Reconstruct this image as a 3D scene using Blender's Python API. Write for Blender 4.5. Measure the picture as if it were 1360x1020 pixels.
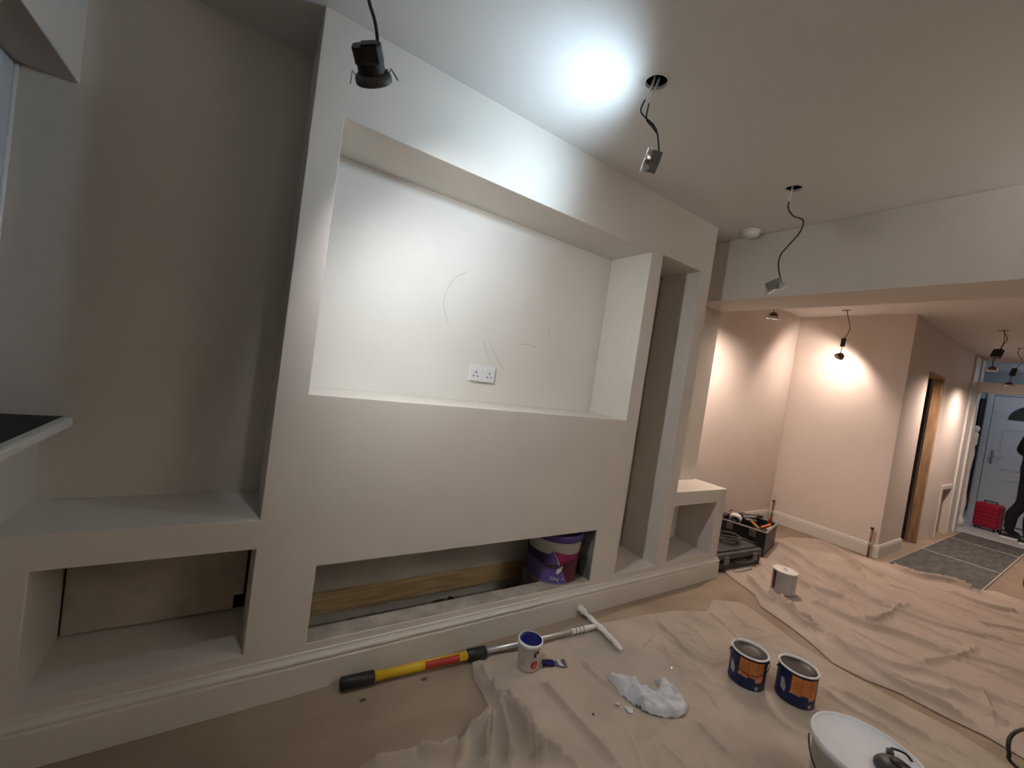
import bpy, bmesh, math, random
import numpy as np
from mathutils import Vector, Matrix

for o in list(bpy.data.objects):
    bpy.data.objects.remove(o)
sc = bpy.context.scene
COL = sc.collection
random.seed(4)
RNG = np.random.default_rng(7)

# ------------------------------------------------------------------ camera
CAM_R = Vector((0.83142, -0.53683, 0.14335))
CAM_U = Vector((-0.10467, 0.10205, 0.98926))
CAM_F = Vector((0.54569, 0.83749, -0.02865))
CAM_C = Vector((-0.0887, -1.5476, 1.2626))
cd = bpy.data.cameras.new('camera')
cam = bpy.data.objects.new('camera', cd)
COL.objects.link(cam)
m = Matrix((CAM_R, CAM_U, -CAM_F)).transposed().to_4x4()
m.translation = CAM_C
cam.matrix_world = m
cd.sensor_fit = 'HORIZONTAL'
cd.sensor_width = 36.0
cd.lens = 539.22 / 1360 * 36
cd.clip_start = 0.02
cd.clip_end = 100
sc.camera = cam

# ------------------------------------------------------------------ world, exposure
w = bpy.data.worlds.new('world')
sc.world = w
w.use_nodes = True
w.node_tree.nodes['Background'].inputs[0].default_value = (0.05, 0.06, 0.08, 1)
w.node_tree.nodes['Background'].inputs[1].default_value = 0.12
sc.view_settings.view_transform = 'Standard'
sc.view_settings.look = 'None'
sc.view_settings.gamma = 1
sc.view_settings.use_curve_mapping = False
sc.view_settings.exposure = 0.3

# lamp settings, used by the lamp builder: watts, colour, cone (degrees), blend
COOL = (0.62, 0.82, 1.0)
WARM = (1.0, 0.77, 0.65)
LIT = {
    'near':  (31, (0.98, 0.98, 1.0), 126, 1.0),
    'tv':    (14, COOL, 160, 1.0),
    'far_a': (50, WARM, 168, 0.8),
    'far_b': (12, WARM, 168, 0.4),
    'far_c': (46, WARM, 165, 0.9),
    'far_d': (42, WARM, 165, 0.9),
    'rear_fill': (95, (1.0, 0.95, 0.91), 176, 1.0),  # unseen lamp added behind the camera as soft fill
    'hall':  (6, (0.78, 0.88, 1.0), 170, 1.0),
}


# ================================================================== materials
def mat(name, col, rough=0.6, metal=0.0, noise=0.0, nscale=6.0, bump=0.0, bscale=60.0,
        col2=None, spec=0.4, stretch=None, emit=None, estr=0.0, lo=0.35, hi=0.65, detail=5.0):
    M = bpy.data.materials.new(name)
    M.use_nodes = True
    nt = M.node_tree
    b = nt.nodes['Principled BSDF']
    b.inputs['Roughness'].default_value = rough
    b.inputs['Metallic'].default_value = metal
    b.inputs['Specular IOR Level'].default_value = spec
    b.inputs['Base Color'].default_value = (*col, 1)
    if emit:
        b.inputs['Emission Color'].default_value = (*emit, 1)
        b.inputs['Emission Strength'].default_value = estr
    if noise or bump:
        tc = nt.nodes.new('ShaderNodeTexCoord')
        mp = nt.nodes.new('ShaderNodeMapping')
        nt.links.new(tc.outputs['Object'], mp.inputs['Vector'])
        if stretch:
            mp.inputs['Scale'].default_value = stretch
    if noise:
        n = nt.nodes.new('ShaderNodeTexNoise')
        n.inputs['Scale'].default_value = nscale
        n.inputs['Detail'].default_value = detail
        nt.links.new(mp.outputs[0], n.inputs['Vector'])
        r = nt.nodes.new('ShaderNodeValToRGB')
        c2 = col2 or tuple(max(0, c * (1 - noise)) for c in col)
        r.color_ramp.elements[0].color = (*c2, 1)
        r.color_ramp.elements[1].color = (*col, 1)
        r.color_ramp.elements[0].position = lo
        r.color_ramp.elements[1].position = hi
        nt.links.new(n.outputs['Fac'], r.inputs['Fac'])
        nt.links.new(r.outputs[0], b.inputs['Base Color'])
    if bump:
        n2 = nt.nodes.new('ShaderNodeTexNoise')
        n2.inputs['Scale'].default_value = bscale
        n2.inputs['Detail'].default_value = 4
        nt.links.new(mp.outputs[0], n2.inputs['Vector'])
        bp = nt.nodes.new('ShaderNodeBump')
        bp.inputs['Strength'].default_value = bump
        bp.inputs['Distance'].default_value = 0.004
        nt.links.new(n2.outputs['Fac'], bp.inputs['Height'])
        nt.links.new(bp.outputs[0], b.inputs['Normal'])
    return M


PAINT = mat('wall_paint', (0.69, 0.65, 0.59), 0.75, noise=0.05, nscale=2.5, bump=0.12, bscale=90, spec=0.25)
PAINT_NICHE = mat('niche_plaster_paint', (0.76, 0.74, 0.69), 0.8, noise=0.05, nscale=3, bump=0.12, bscale=70, spec=0.2)
FARPAINT = mat('far_wall_paint', (0.72, 0.645, 0.59), 0.75, noise=0.05, nscale=2, bump=0.12, bscale=80, spec=0.25)
CEIL = mat('ceiling_paint', (0.72, 0.70, 0.67), 0.85, noise=0.03, nscale=2, bump=0.1, bscale=90, spec=0.2)
SKIRT = mat('skirting_paint', (0.70, 0.67, 0.61), 0.45, noise=0.05, nscale=6, bump=0.05, bscale=50)
FLOORM = mat('subfloor_board', (0.36, 0.285, 0.205), 0.7, noise=0.4, nscale=3.2, col2=(0.25, 0.19, 0.13), bump=0.15,
             bscale=40, stretch=(0.7, 1.6, 1), lo=0.3, hi=0.72)
CONC = mat('dusty_concrete', (0.42, 0.39, 0.35), 0.9, noise=0.5, nscale=14, bump=0.5, bscale=40)
CLOTH = mat('dust_sheet_canvas', (0.49, 0.42, 0.345), 0.92, noise=0.14, nscale=5, bump=0.35, bscale=420, spec=0.1)
CLOTH2 = mat('dust_sheet_canvas_far', (0.52, 0.44, 0.375), 0.92, noise=0.12, nscale=4, bump=0.35, bscale=420, spec=0.1)
DARK = mat('dark_void', (0.02, 0.018, 0.016), 0.9, noise=0.4, nscale=8)
BLACK = mat('black_plastic', (0.018, 0.018, 0.019), 0.42, noise=0.3, nscale=20)
DGREY = mat('dark_grey_plastic', (0.07, 0.07, 0.075), 0.4, noise=0.2, nscale=15)
MGREY = mat('grey_cast_metal', (0.18, 0.18, 0.18), 0.45, metal=0.6, noise=0.2, nscale=20)
STEEL = mat('brushed_steel', (0.62, 0.62, 0.62), 0.3, metal=1.0, noise=0.1, nscale=30)
ALU = mat('aluminium_tube', (0.70, 0.70, 0.70), 0.38, metal=0.8, noise=0.1, nscale=20)
WHITEP = mat('white_plastic', (0.78, 0.79, 0.80), 0.35, noise=0.03, nscale=8)
WHITEW = mat('white_gloss_paint', (0.76, 0.74, 0.70), 0.4, noise=0.04, nscale=8)
YELLOW = mat('yellow_fibreglass', (0.72, 0.47, 0.02), 0.4, noise=0.15, nscale=12)
REDL = mat('red_label', (0.42, 0.035, 0.02), 0.4, noise=0.15, nscale=30)
PURPLE = mat('purple_print', (0.075, 0.045, 0.20), 0.4, noise=0.1, nscale=20)
PURPLE_L = mat('violet_print', (0.13, 0.085, 0.34), 0.4, noise=0.1, nscale=20)
PURPLE_D = mat('deep_purple_print', (0.035, 0.02, 0.09), 0.4, noise=0.1, nscale=20)
MAGENTA = mat('magenta_print', (0.26, 0.012, 0.075), 0.4, noise=0.1, nscale=20)
MAROON = mat('maroon_print', (0.10, 0.010, 0.035), 0.4, noise=0.1, nscale=20)
NAVY = mat('navy_print', (0.012, 0.02, 0.085), 0.4, noise=0.25, nscale=25)
BLUELID = mat('blue_lid_plastic', (0.008, 0.012, 0.13), 0.35, noise=0.2, nscale=15)
ORANGE = mat('orange_print', (0.62, 0.20, 0.05), 0.45, noise=0.2, nscale=30)
PEACH = mat('pale_orange_print', (0.62, 0.27, 0.13), 0.45, noise=0.2, nscale=30)
GOLD = mat('gold_print', (0.34, 0.22, 0.06), 0.45, noise=0.2, nscale=30)
PRINTW = mat('white_print', (0.72, 0.72, 0.70), 0.5, noise=0.05, nscale=20)
PRINTG = mat('grey_print', (0.40, 0.42, 0.42), 0.5, noise=0.1, nscale=20)
SILVER = mat('silver_tin', (0.50, 0.52, 0.55), 0.34, metal=0.7, noise=0.12, nscale=10)
WOODY = mat('yellow_timber', (0.78, 0.58, 0.31), 0.75, noise=0.35, nscale=4, stretch=(1, 6, 14))
WOOD = mat('raw_timber', (0.58, 0.36, 0.20), 0.75, noise=0.35, nscale=6, stretch=(6, 6, 0.8))
COPPER = mat('copper_pipe', (0.34, 0.13, 0.07), 0.4, metal=0.7, noise=0.3, nscale=30)
TILE = mat('grey_cement_tile', (0.115, 0.115, 0.105), 0.7, noise=0.45, nscale=5, stretch=(1, 4, 1), bump=0.2, bscale=50)
HALLF = mat('hall_floor_vinyl', (0.55, 0.56, 0.57), 0.5, noise=0.1, nscale=6)
DOORW = mat('door_white_composite', (0.58, 0.61, 0.66), 0.45, noise=0.04, nscale=10)
RED = mat('red_suitcase_shell', (0.36, 0.012, 0.035), 0.35, noise=0.1, nscale=10)
CLOTHES = mat('black_clothing', (0.012, 0.012, 0.014), 0.9, noise=0.3, nscale=15)
SKIN = mat('skin', (0.45, 0.27, 0.19), 0.55, noise=0.1, nscale=15)
HAIRM = mat('dark_hair', (0.02, 0.015, 0.012), 0.7, noise=0.3, nscale=60)
SILLTOP = mat('dirty_sill_board', (0.06, 0.05, 0.045), 0.8, noise=0.6, nscale=9, stretch=(14, 1, 1))
PENCIL = mat('pencil_line', (0.42, 0.40, 0.37), 0.9, noise=0.2, nscale=40)
DIRTY = mat('dirty_plaster_board', (0.52, 0.46, 0.38), 0.85, noise=0.25, nscale=6, bump=0.2, bscale=40)
TOOLW = mat('tool_wood', (0.40, 0.20, 0.05), 0.6, noise=0.3, nscale=15)
TOOLR = mat('tool_red', (0.22, 0.03, 0.02), 0.5, noise=0.2, nscale=15)
TOOLO = mat('tool_orange', (0.60, 0.16, 0.03), 0.5, noise=0.2, nscale=15)
TOOLG = mat('tool_pale', (0.55, 0.53, 0.40), 0.6, noise=0.2, nscale=15)
RAGM = mat('paint_soaked_rag', (0.62, 0.64, 0.67), 0.7, noise=0.25, nscale=16, bump=0.3, bscale=80)
LENS = mat('lamp_lens_off', (0.70, 0.70, 0.68), 0.25, noise=0.05, nscale=20)
LENS_C = mat('lamp_lens_lit_cool', (0.9, 0.95, 1), 0.3, emit=(0.85, 0.93, 1.0), estr=14)
LENS_W = mat('lamp_lens_lit_warm', (1, 0.9, 0.8), 0.3, emit=(1.0, 0.80, 0.6), estr=12)
CHROME = mat('satin_chrome', (0.75, 0.75, 0.75), 0.22, metal=1.0, noise=0.05, nscale=20)
BROWNP = mat('brown_lamp_can', (0.10, 0.03, 0.02), 0.45, noise=0.2, nscale=20)
LEAD = mat('dark_glass', (0.03, 0.035, 0.04), 0.15, noise=0.2, nscale=8)


def glass_mat(name, tint, alpha_mix, rough=0.05):
    M = bpy.data.materials.new(name)
    M.use_nodes = True
    nt = M.node_tree
    nt.nodes.remove(nt.nodes['Principled BSDF'])
    out = nt.nodes['Material Output']
    t = nt.nodes.new('ShaderNodeBsdfTransparent')
    t.inputs[0].default_value = (*tint, 1)
    g = nt.nodes.new('ShaderNodeBsdfPrincipled')
    g.inputs['Base Color'].default_value = (0.85, 0.85, 0.84, 1)
    g.inputs['Roughness'].default_value = rough
    n = nt.nodes.new('ShaderNodeTexNoise')
    n.inputs['Scale'].default_value = 14
    mr = nt.nodes.new('ShaderNodeMapRange')
    mr.inputs['To Min'].default_value = alpha_mix * 0.4
    mr.inputs['To Max'].default_value = alpha_mix * 1.6
    nt.links.new(n.outputs['Fac'], mr.inputs['Value'])
    mx = nt.nodes.new('ShaderNodeMixShader')
    nt.links.new(mr.outputs[0], mx.inputs[0])
    nt.links.new(t.outputs[0], mx.inputs[1])
    nt.links.new(g.outputs[0], mx.inputs[2])
    nt.links.new(mx.outputs[0], out.inputs[0])
    return M


FILM = glass_mat('clear_plastic_film', (0.93, 0.93, 0.92), 0.17, 0.10)
GLASS = glass_mat('window_glass', (0.75, 0.8, 0.85), 0.10, 0.03)


# ================================================================== mesh helpers
class MB:
    def __init__(s):
        s.v = []
        s.f = []
        s.mi = []
        s.sm = []

    def add(s, vs, fs, mi=0, smooth=False):
        o = len(s.v)
        s.v += [tuple(v) for v in vs]
        for f in fs:
            s.f.append(tuple(i + o for i in f))
            s.mi.append(mi)
            s.sm.append(smooth)
        return s

    def box(s, a, b, mi=0, M=None):
        x0, y0, z0 = a
        x1, y1, z1 = b
        vs = [(x0, y0, z0), (x1, y0, z0), (x1, y1, z0), (x0, y1, z0), (x0, y0, z1), (x1, y0, z1), (x1, y1, z1), (x0, y1, z1)]
        if M is not None:
            vs = [M @ Vector(v) for v in vs]
        return s.add(vs, [(0, 3, 2, 1), (4, 5, 6, 7), (0, 1, 5, 4), (1, 2, 6, 5), (2, 3, 7, 6), (3, 0, 4, 7)], mi)

    def quad(s, a, b, c, d, mi=0):
        return s.add([a, b, c, d], [(0, 1, 2, 3)], mi)

    def lathe(s, prof, n=32, mi=0, M=None, smooth=True, arc=None):
        """prof: list of (r,z); axis z"""
        vs = []
        fs = []
        a0, a1 = arc or (0, 2 * math.pi)
        full = arc is None
        k = n if full else n + 1
        for (r, z) in prof:
            for i in range(k):
                a = a0 + (a1 - a0) * i / n
                vs.append(Vector((r * math.cos(a), r * math.sin(a), z)))
        for j in range(len(prof) - 1):
            for i in range(n):
                i2 = (i + 1) % k
                fs.append((j * k + i, j * k + i2, (j + 1) * k + i2, (j + 1) * k + i))
        if M is not None:
            vs = [M @ v for v in vs]
        return s.add(vs, fs, mi, smooth)

    def tube(s, pts, r, n=8, mi=0, cap=True, closed=False):
        pts = [Vector(p) for p in pts]
        if not hasattr(r, '__len__'):
            r = [r] * len(pts)
        vs = []
        fs = []
        up = Vector((0, 0, 1))
        N = len(pts)
        prev = None
        for i, p in enumerate(pts):
            t = (pts[min(i + 1, N - 1)] - pts[max(i - 1, 0)]).normalized()
            if prev is None:
                a = t.cross(up)
                if a.length < 1e-3:
                    a = t.cross(Vector((1, 0, 0)))
                a.normalize()
            else:
                a = (prev - t * prev.dot(t)).normalized()
            prev = a
            b = t.cross(a)
            for k in range(n):
                th = 2 * math.pi * k / n
                vs.append(p + (a * math.cos(th) + b * math.sin(th)) * r[i])
        for i in range(N - 1):
            for k in range(n):
                fs.append((i * n + k, i * n + (k + 1) % n, (i + 1) * n + (k + 1) % n, (i + 1) * n + k))
        if cap:
            fs.append(tuple(range(n - 1, -1, -1)))
            fs.append(tuple((N - 1) * n + k for k in range(n)))
        return s.add(vs, fs, mi, True)

    def prism(s, poly, h0, h1, mi=0, M=None):
        """poly in xy, extruded along z"""
        n = len(poly)
        vs = [Vector((x, y, h0)) for x, y in poly] + [Vector((x, y, h1)) for x, y in poly]
        if M is not None:
            vs = [M @ v for v in vs]
        fs = [tuple(range(n - 1, -1, -1)), tuple(range(n, 2 * n))]
        fs += [(i, (i + 1) % n, n + (i + 1) % n, n + i) for i in range(n)]
        return s.add(vs, fs, mi)

    def build(s, name, mats, parent=None, bevel=0.0, merge=False, loc=None, rot=None, fixn=True, segs=2):
        me = bpy.data.meshes.new(name)
        me.from_pydata(s.v, [], s.f)
        if not isinstance(mats, (list, tuple)):
            mats = [mats]
        for mm in mats:
            me.materials.append(mm)
        for p, mi, sm in zip(me.polygons, s.mi, s.sm):
            p.material_index = mi
            p.use_smooth = sm
        if merge or fixn:
            bm = bmesh.new()
            bm.from_mesh(me)
            if merge:
                bmesh.ops.remove_doubles(bm, verts=bm.verts, dist=1e-5)
            if fixn:
                bmesh.ops.recalc_face_normals(bm, faces=bm.faces)
            bm.to_mesh(me)
            bm.free()
        me.update()
        o = bpy.data.objects.new(name, me)
        COL.objects.link(o)
        if parent:
            o.parent = parent
        if loc:
            o.location = loc
        if rot:
            o.rotation_euler = rot
        if bevel:
            b = o.modifiers.new('bevel', 'BEVEL')
            b.width = bevel
            b.segments = segs
            b.limit_method = 'ANGLE'
            b.angle_limit = math.radians(40)
        return o


def tag(o, label, cat, group=None, kind=None):
    o['label'] = label
    o['category'] = cat
    if group:
        o['group'] = group
    if kind:
        o['kind'] = kind
    return o


def struct(o, label=None, cat=None):
    o['kind'] = 'structure'
    if label:
        o['label'] = label
    if cat:
        o['category'] = cat
    return o


def empty(name, loc, label, cat, group=None, rz=0.0):
    o = bpy.data.objects.new(name, None)
    o.empty_display_size = 0.05
    COL.objects.link(o)
    o.location = loc
    o.rotation_euler = (0, 0, rz)
    return tag(o, label, cat, group)


def smooth_line(pts, n=6):
    """Catmull-Rom resample"""
    P = [Vector(p) for p in pts]
    P = [P[0] * 2 - P[1]] + P + [P[-1] * 2 - P[-2]]
    out = []
    for i in range(1, len(P) - 2):
        for k in range(n):
            t = k / n
            a, b, c, d = P[i - 1], P[i], P[i + 1], P[i + 2]
            out.append(0.5 * ((2 * b) + (c - a) * t + (2 * a - 5 * b + 4 * c - d) * t * t + (3 * b - a - 3 * c + d) * t ** 3))
    out.append(P[-2])
    return out


def frame_from_axis(axis, origin, roll=0.0):
    """matrix whose local +z points along axis"""
    z = Vector(axis).normalized()
    x = Vector((0, 0, 1)).cross(z)
    if x.length < 1e-3:
        x = Vector((1, 0, 0))
    x.normalize()
    y = z.cross(x)
    M = Matrix((x, y, z)).transposed().to_4x4() @ Matrix.Rotation(roll, 4, 'Z')
    M.translation = Vector(origin)
    return M


def wrap_patch(name, polys, r_of_z, parent, material, eps=0.0012, ds=0.012):
    """flat print: polygons in (s,z) with s = arc length, wrapped on a round can (s=0 faces -y)"""
    bm = bmesh.new()
    for poly in polys:
        vs = [bm.verts.new((x, z, 0)) for x, z in poly]
        bm.faces.new(vs)
    bmesh.ops.triangulate(bm, faces=bm.faces)
    xs = [v.co.x for v in bm.verts]
    x = min(xs) + ds
    while x < max(xs):
        bmesh.ops.bisect_plane(bm, geom=bm.verts[:] + bm.edges[:] + bm.faces[:], plane_co=(x, 0, 0), plane_no=(1, 0, 0))
        x += ds
    for v in bm.verts:
        s_, z = v.co.x, v.co.y
        r = r_of_z(z) + eps
        a = -math.pi / 2 + s_ / r
        v.co = (r * math.cos(a), r * math.sin(a), z)
    me = bpy.data.meshes.new(name)
    bm.to_mesh(me)
    bm.free()
    me.materials.append(material)
    o = bpy.data.objects.new(name, me)
    COL.objects.link(o)
    o.parent = parent
    return o


def text_polys(txt, size, name='lettering'):
    cu = bpy.data.curves.new('t', 'FONT')
    cu.body = txt
    cu.size = size
    cu.resolution_u = 2
    cu.align_x = 'CENTER'
    to = bpy.data.objects.new('t', cu)
    COL.objects.link(to)
    dg = bpy.context.evaluated_depsgraph_get()
    me = to.evaluated_get(dg).to_mesh()
    polys = [[(me.vertices[i].co.x, me.vertices[i].co.y) for i in p.vertices] for p in me.polygons]
    to.evaluated_get(dg).to_mesh_clear()
    bpy.data.objects.remove(to)
    bpy.data.curves.remove(cu)
    return polys


# ================================================================== THE ROOM
ZC = 2.349
XL = -0.607
YB = 0.30
YR = -3.6
XF = 5.10
YH = -0.333
XP = 8.0
XD = 9.9

# --- floor
fb = MB()
fb.quad((XL - 0.3, YR, 0), (XP + 0.12, YR, 0), (XP + 0.12, 0.8, 0), (XL - 0.3, 0.8, 0))
floor = struct(fb.build('floor', FLOORM, fixn=False), 'bare brown subfloor boards with dust and stains', 'floor')
hf = MB()
hf.box((XP + 0.12, -2.0, -0.02), (XD, 0.2, 0.004))
struct(hf.build('floor_hall', HALLF), 'pale floor of the entrance hall', 'floor')
# pale grout bed and grey tiles laid along the hall side
gb = MB()
gb.box((5.03, -0.99, 0.0), (8.1, -0.425, 0.0115))
gb.build('grout_bed', mat('pale_grout', (0.50, 0.45, 0.39), 0.9, noise=0.2, nscale=20), floor)
for (xa, xb) in ((5.05, 6.185), (6.215, 7.395), (7.425, 8.08)):
    tb = MB()
    tb.box((xa, -0.98, 0.003), (xb, -0.432, 0.013))
    tb.build('tile', TILE, floor, bevel=0.002)
for k, (x, y, r) in enumerate(((0.388, -0.132, 0.008), (0.627, -0.122, 0.009), (0.25, -0.42, 0.006))):
    kb = MB()
    kb.prism([(x + r * (1 + 0.3 * math.sin(5 * a + k)) * math.cos(a) * 1.5, y + r * math.sin(a)) for a in np.linspace(0, 6.28, 12)[:-1]],
             0.0002, 0.0012)
    kb.build('knot', mat('knot_stain', (0.15, 0.105, 0.07), 0.8, noise=0.4, nscale=40), floor)

# --- ceiling with cut holes
HOLES = [(0.02, -0.49), (1.009, -0.51), (2.046, -0.524), (3.40, 0.125), (4.803, 0.124), (5.99, -0.754), (7.13, -0.75),
         (2.05, -2.6)]
HR = 0.038


def ceiling_mesh():
    mb = MB()
    xs = sorted({XL - 0.3, XD + 0.1} | {round(h[0] + s * 0.07, 4) for h in HOLES for s in (-1, 1)})
    ys = sorted({YR, 0.8} | {round(h[1] + s * 0.07, 4) for h in HOLES for s in (-1, 1)})
    for i in range(len(xs) - 1):
        for j in range(len(ys) - 1):
            x0, x1, y0, y1 = xs[i], xs[i + 1], ys[j], ys[j + 1]
            if any(x0 >= h[0] - 0.0701 and x1 <= h[0] + 0.0701 and y0 >= h[1] - 0.0701 and y1 <= h[1] + 0.0701 for h in HOLES):
                continue
            mb.quad((x0, y0, ZC), (x0, y1, ZC), (x1, y1, ZC), (x1, y0, ZC))
    n = 32
    for hx, hy in HOLES:
        c = []
        q = []
        for k in range(n):
            a = 2 * math.pi * k / n
            ca, sa = math.cos(a), math.sin(a)
            c.append((hx + HR * ca, hy + HR * sa, ZC))
            mxx = max(abs(ca), abs(sa))
            q.append((hx + 0.07 * ca / mxx, hy + 0.07 * sa / mxx, ZC))
        up = [(x, y, ZC + 0.014) for x, y, z in c]
        mb.add(c + q + up, [(k, (k + 1) % n, n + (k + 1) % n, n + k) for k in range(n)] +
               [(k, (k + 1) % n, 2 * n + (k + 1) % n, 2 * n + k) for k in range(n)])
    return mb


ceiling = struct(ceiling_mesh().build('ceiling', CEIL, fixn=False), 'white painted ceiling with cut downlight holes', 'ceiling')
for hx, hy in HOLES:
    vb = MB()
    vb.lathe([(HR + 0.012, ZC + 0.014), (HR + 0.012, ZC + 0.12), (0.0005, ZC + 0.12)], 24)
    o = vb.build('hole_void', DARK, ceiling)
    o.location = (hx, hy, 0)


# --- media wall
def media_wall():
    mb = MB()
    xs = [XL, -0.518, 0, 0.096, 0.194, 1.618, 1.715, 1.813, 2.187, 2.294, 2.797, 2.891]
    zs = [0, 0.174, 0.182, 0.464, 0.55, 0.558, 0.65, 1.087, 2.035, 2.047, ZC]
    holes = [(0.096, 1.715, 1.087, 2.035), (1.813, 2.187, 0.182, 2.047), (0.194, 1.618, 0.174, 0.464), (2.294, 2.797, 0.182, 0.558),
             (-0.518, 0, 0.182, 0.55)]
    for i in range(len(xs) - 1):
        for j in range(len(zs) - 1):
            cx, cz = (xs[i] + xs[i + 1]) / 2, (zs[j] + zs[j + 1]) / 2
            if (cx < 0 or cx > 2.294) and cz > 0.65:
                continue
            if any(h[0] < cx < h[1] and h[2] < cz < h[3] for h in holes):
                continue
            mb.quad((xs[i], 0, zs[j]), (xs[i + 1], 0, zs[j]), (xs[i + 1], 0, zs[j + 1]), (xs[i], 0, zs[j + 1]))

    def returns(h, d, xb=None, zb=None):
        x0, x1, z0, z1 = h
        xsub = [x for x in xs if x0 - 1e-6 <= x <= x1 + 1e-6]
        zsub = [z for z in zs if z0 - 1e-6 <= z <= z1 + 1e-6]
        for a, b in zip(xsub, xsub[1:]):
            mb.quad((a, 0, z0), (b, 0, z0), (b, d, z0), (a, d, z0))
            mb.quad((a, 0, z1), (b, 0, z1), (b, d, z1), (a, d, z1))
        for a, b in zip(zsub, zsub[1:]):
            mb.quad((x0, 0, a), (x0, 0, b), (x0, d, b), (x0, d, a))
            mb.quad((x1, 0, a), (x1, 0, b), (x1, d, b), (x1, d, a))

    returns(holes[0], 0.30)
    returns(holes[1], 0.30)
    returns(holes[2], 0.085)
    returns(holes[3], 0.295)
    returns(holes[4], 0.30)
    # shelf tops and outer returns
    zz = [z for z in zs if z >= 0.65]
    for a, b in zip([XL, -0.518], [-0.518, 0]):
        mb.quad((a, 0, 0.65), (b, 0, 0.65), (b, YB, 0.65), (a, YB, 0.65))
    mb.quad((2.294, 0, 0.65), (2.797, 0, 0.65), (2.797, 0.30, 0.65), (2.294, 0.30, 0.65))
    mb.quad((2.797, 0, 0.65), (2.891, 0, 0.65), (2.891, 0.30, 0.65), (2.797, 0.30, 0.65))
    for a, b in zip(zz, zz[1:]):
        mb.quad((0, 0, a), (0, 0, b), (0, YB, b), (0, YB, a))
        mb.quad((2.294, 0, a), (2.294, 0, b), (2.294, YB, b), (2.294, YB, a))
    zl = [z for z in zs if z <= 0.65]
    for a, b in zip(zl, zl[1:]):
        mb.quad((2.891, 0, a), (2.891, 0, b), (2.891, 0.30, b), (2.891, 0.30, a))
    return mb


media = struct(media_wall().build('wall_media', PAINT, merge=True, bevel=0.0025),
               'cream painted media wall with recessed niches, shelves and fireplace slot', 'wall')
# television recess back panel (paler)
tvb = MB()
tvb.quad((0.096, 0.3005, 1.087), (1.715, 0.3005, 1.087), (1.715, 0.3005, 2.035), (0.096, 0.3005, 2.035))
tvb.build('recess_back', PAINT_NICHE, media)
# back panels standing in front of a dark gap
bp = MB()
bp.box((1.80, 0.287, 0.183), (2.172, 0.297, 2.046))
bp.build('back_panel', PAINT, media)
bp = MB()
bp.box((2.30, 0.281, 0.189), (2.782, 0.291, 0.557))
bp.build('back_panel', PAINT, media)
bp = MB()
bp.prism([(-0.510, 0.191), (-0.040, 0.191), (-0.040, 0.245), (-0.010, 0.245), (-0.010, 0.55), (-0.510, 0.55)], 0, 0.01,
         M=Matrix.Translation((0, 0.292, 0)) @ Matrix.Rotation(math.pi / 2, 4, 'X'))
bp.build('back_panel', DIRTY, media)
for (a, b, z0, z1) in ((1.80, 2.20, 0.17, 2.06), (2.28, 2.80, 0.17, 0.57), (-0.53, 0.02, 0.17, 0.56)):
    vb = MB()
    vb.box((a, 0.30, z0), (b, 0.312, z1))
    vb.build('gap_void', DARK, media)

# fireplace void behind the slot
fv = MB()
x0, x1, y0, y1, z0, z1 = 0.10, 1.70, 0.085, 0.36, 0.002, 0.72
fv.quad((x0, y1, z0), (x1, y1, z0), (x1, y1, z1), (x0, y1, z1))
fv.quad((x0, y0, z0), (x0, y1, z0), (x0, y1, z1), (x0, y0, z1))
fv.quad((x1, y0, z0), (x1, y1, z0), (x1, y1, z1), (x1, y0, z1))
fv.quad((x0, y0, z1), (x1, y0, z1), (x1, y1, z1), (x0, y1, z1))
fv.quad((x0, y0, z0), (x1, y0, z0), (x1, y0, 0.174), (x0, y0, 0.174))
fv.quad((x0, y0, 0.464), (x1, y0, 0.464), (x1, y0, z1), (x0, y0, z1))
fv.quad((x0, y0, 0.174), (0.194, y0, 0.174), (0.194, y0, 0.464), (x0, y0, 0.464))
fv.quad((1.618, y0, 0.174), (x1, y0, 0.174), (x1, y0, 0.464), (1.618, y0, 0.464))
fv.build('fireplace_void', mat('unpainted_plaster', (0.72, 0.70, 0.65), 0.9, noise=0.15, nscale=5, bump=0.2, bscale=30), media)
fc = MB()
fc.quad((x0, y0, 0.004), (x1, y0, 0.004), (x1, y1, 0.004), (x0, y1, 0.004))
fc.build('void_floor', CONC, media)
bt = MB()
bt.box((0.11, 0.335, 0.062), (1.69, 0.359, 0.158))
bt.build('batten', WOODY, media, bevel=0.003)
ld = MB()
ld.box((0.196, 0.003, 0.1741), (1.616, 0.083, 0.1765))
ld.build('slot_ledge', mat('dusty_ledge', (0.50, 0.44, 0.37), 0.9, noise=0.35, nscale=10, bump=0.3, bscale=50), media)
for k, (x, y, s) in enumerate(((0.86, 0.30, 0.03), (0.93, 0.31, 0.024), (0.97, 0.28, 0.018), (1.12, 0.30, 0.02), (0.52, 0.29, 0.02))):
    b = MB()
    b.box((-s, -s * 0.6, 0), (s, s * 0.6, s * 1.1), M=Matrix.Translation((x, y, 0.005)) @ Matrix.Rotation(k * 1.1, 4, 'Z') @ Matrix.Rotation(0.2, 4, 'X'))
    o = b.build('rubble', mat('brown_rubble', (0.16, 0.09, 0.05), 0.9, noise=0.4, nscale=30, bump=0.5), media, bevel=0.004)
# bearer that carries the bucket behind the ledge
br = MB()
br.box((1.34, 0.088, 0.006), (1.54, 0.26, 0.174))
br.build('bearer', CONC, media, bevel=0.004)
# grey unfinished plasterboard edge at the right of the slot
pe = MB()
pe.box((1.612, 0.004, 0.176), (1.6175, 0.088, 0.4635))
pe.build('board_edge', mat('raw_board_edge', (0.22, 0.22, 0.21), 0.9, noise=0.5, nscale=16, bump=0.4), media)

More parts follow.
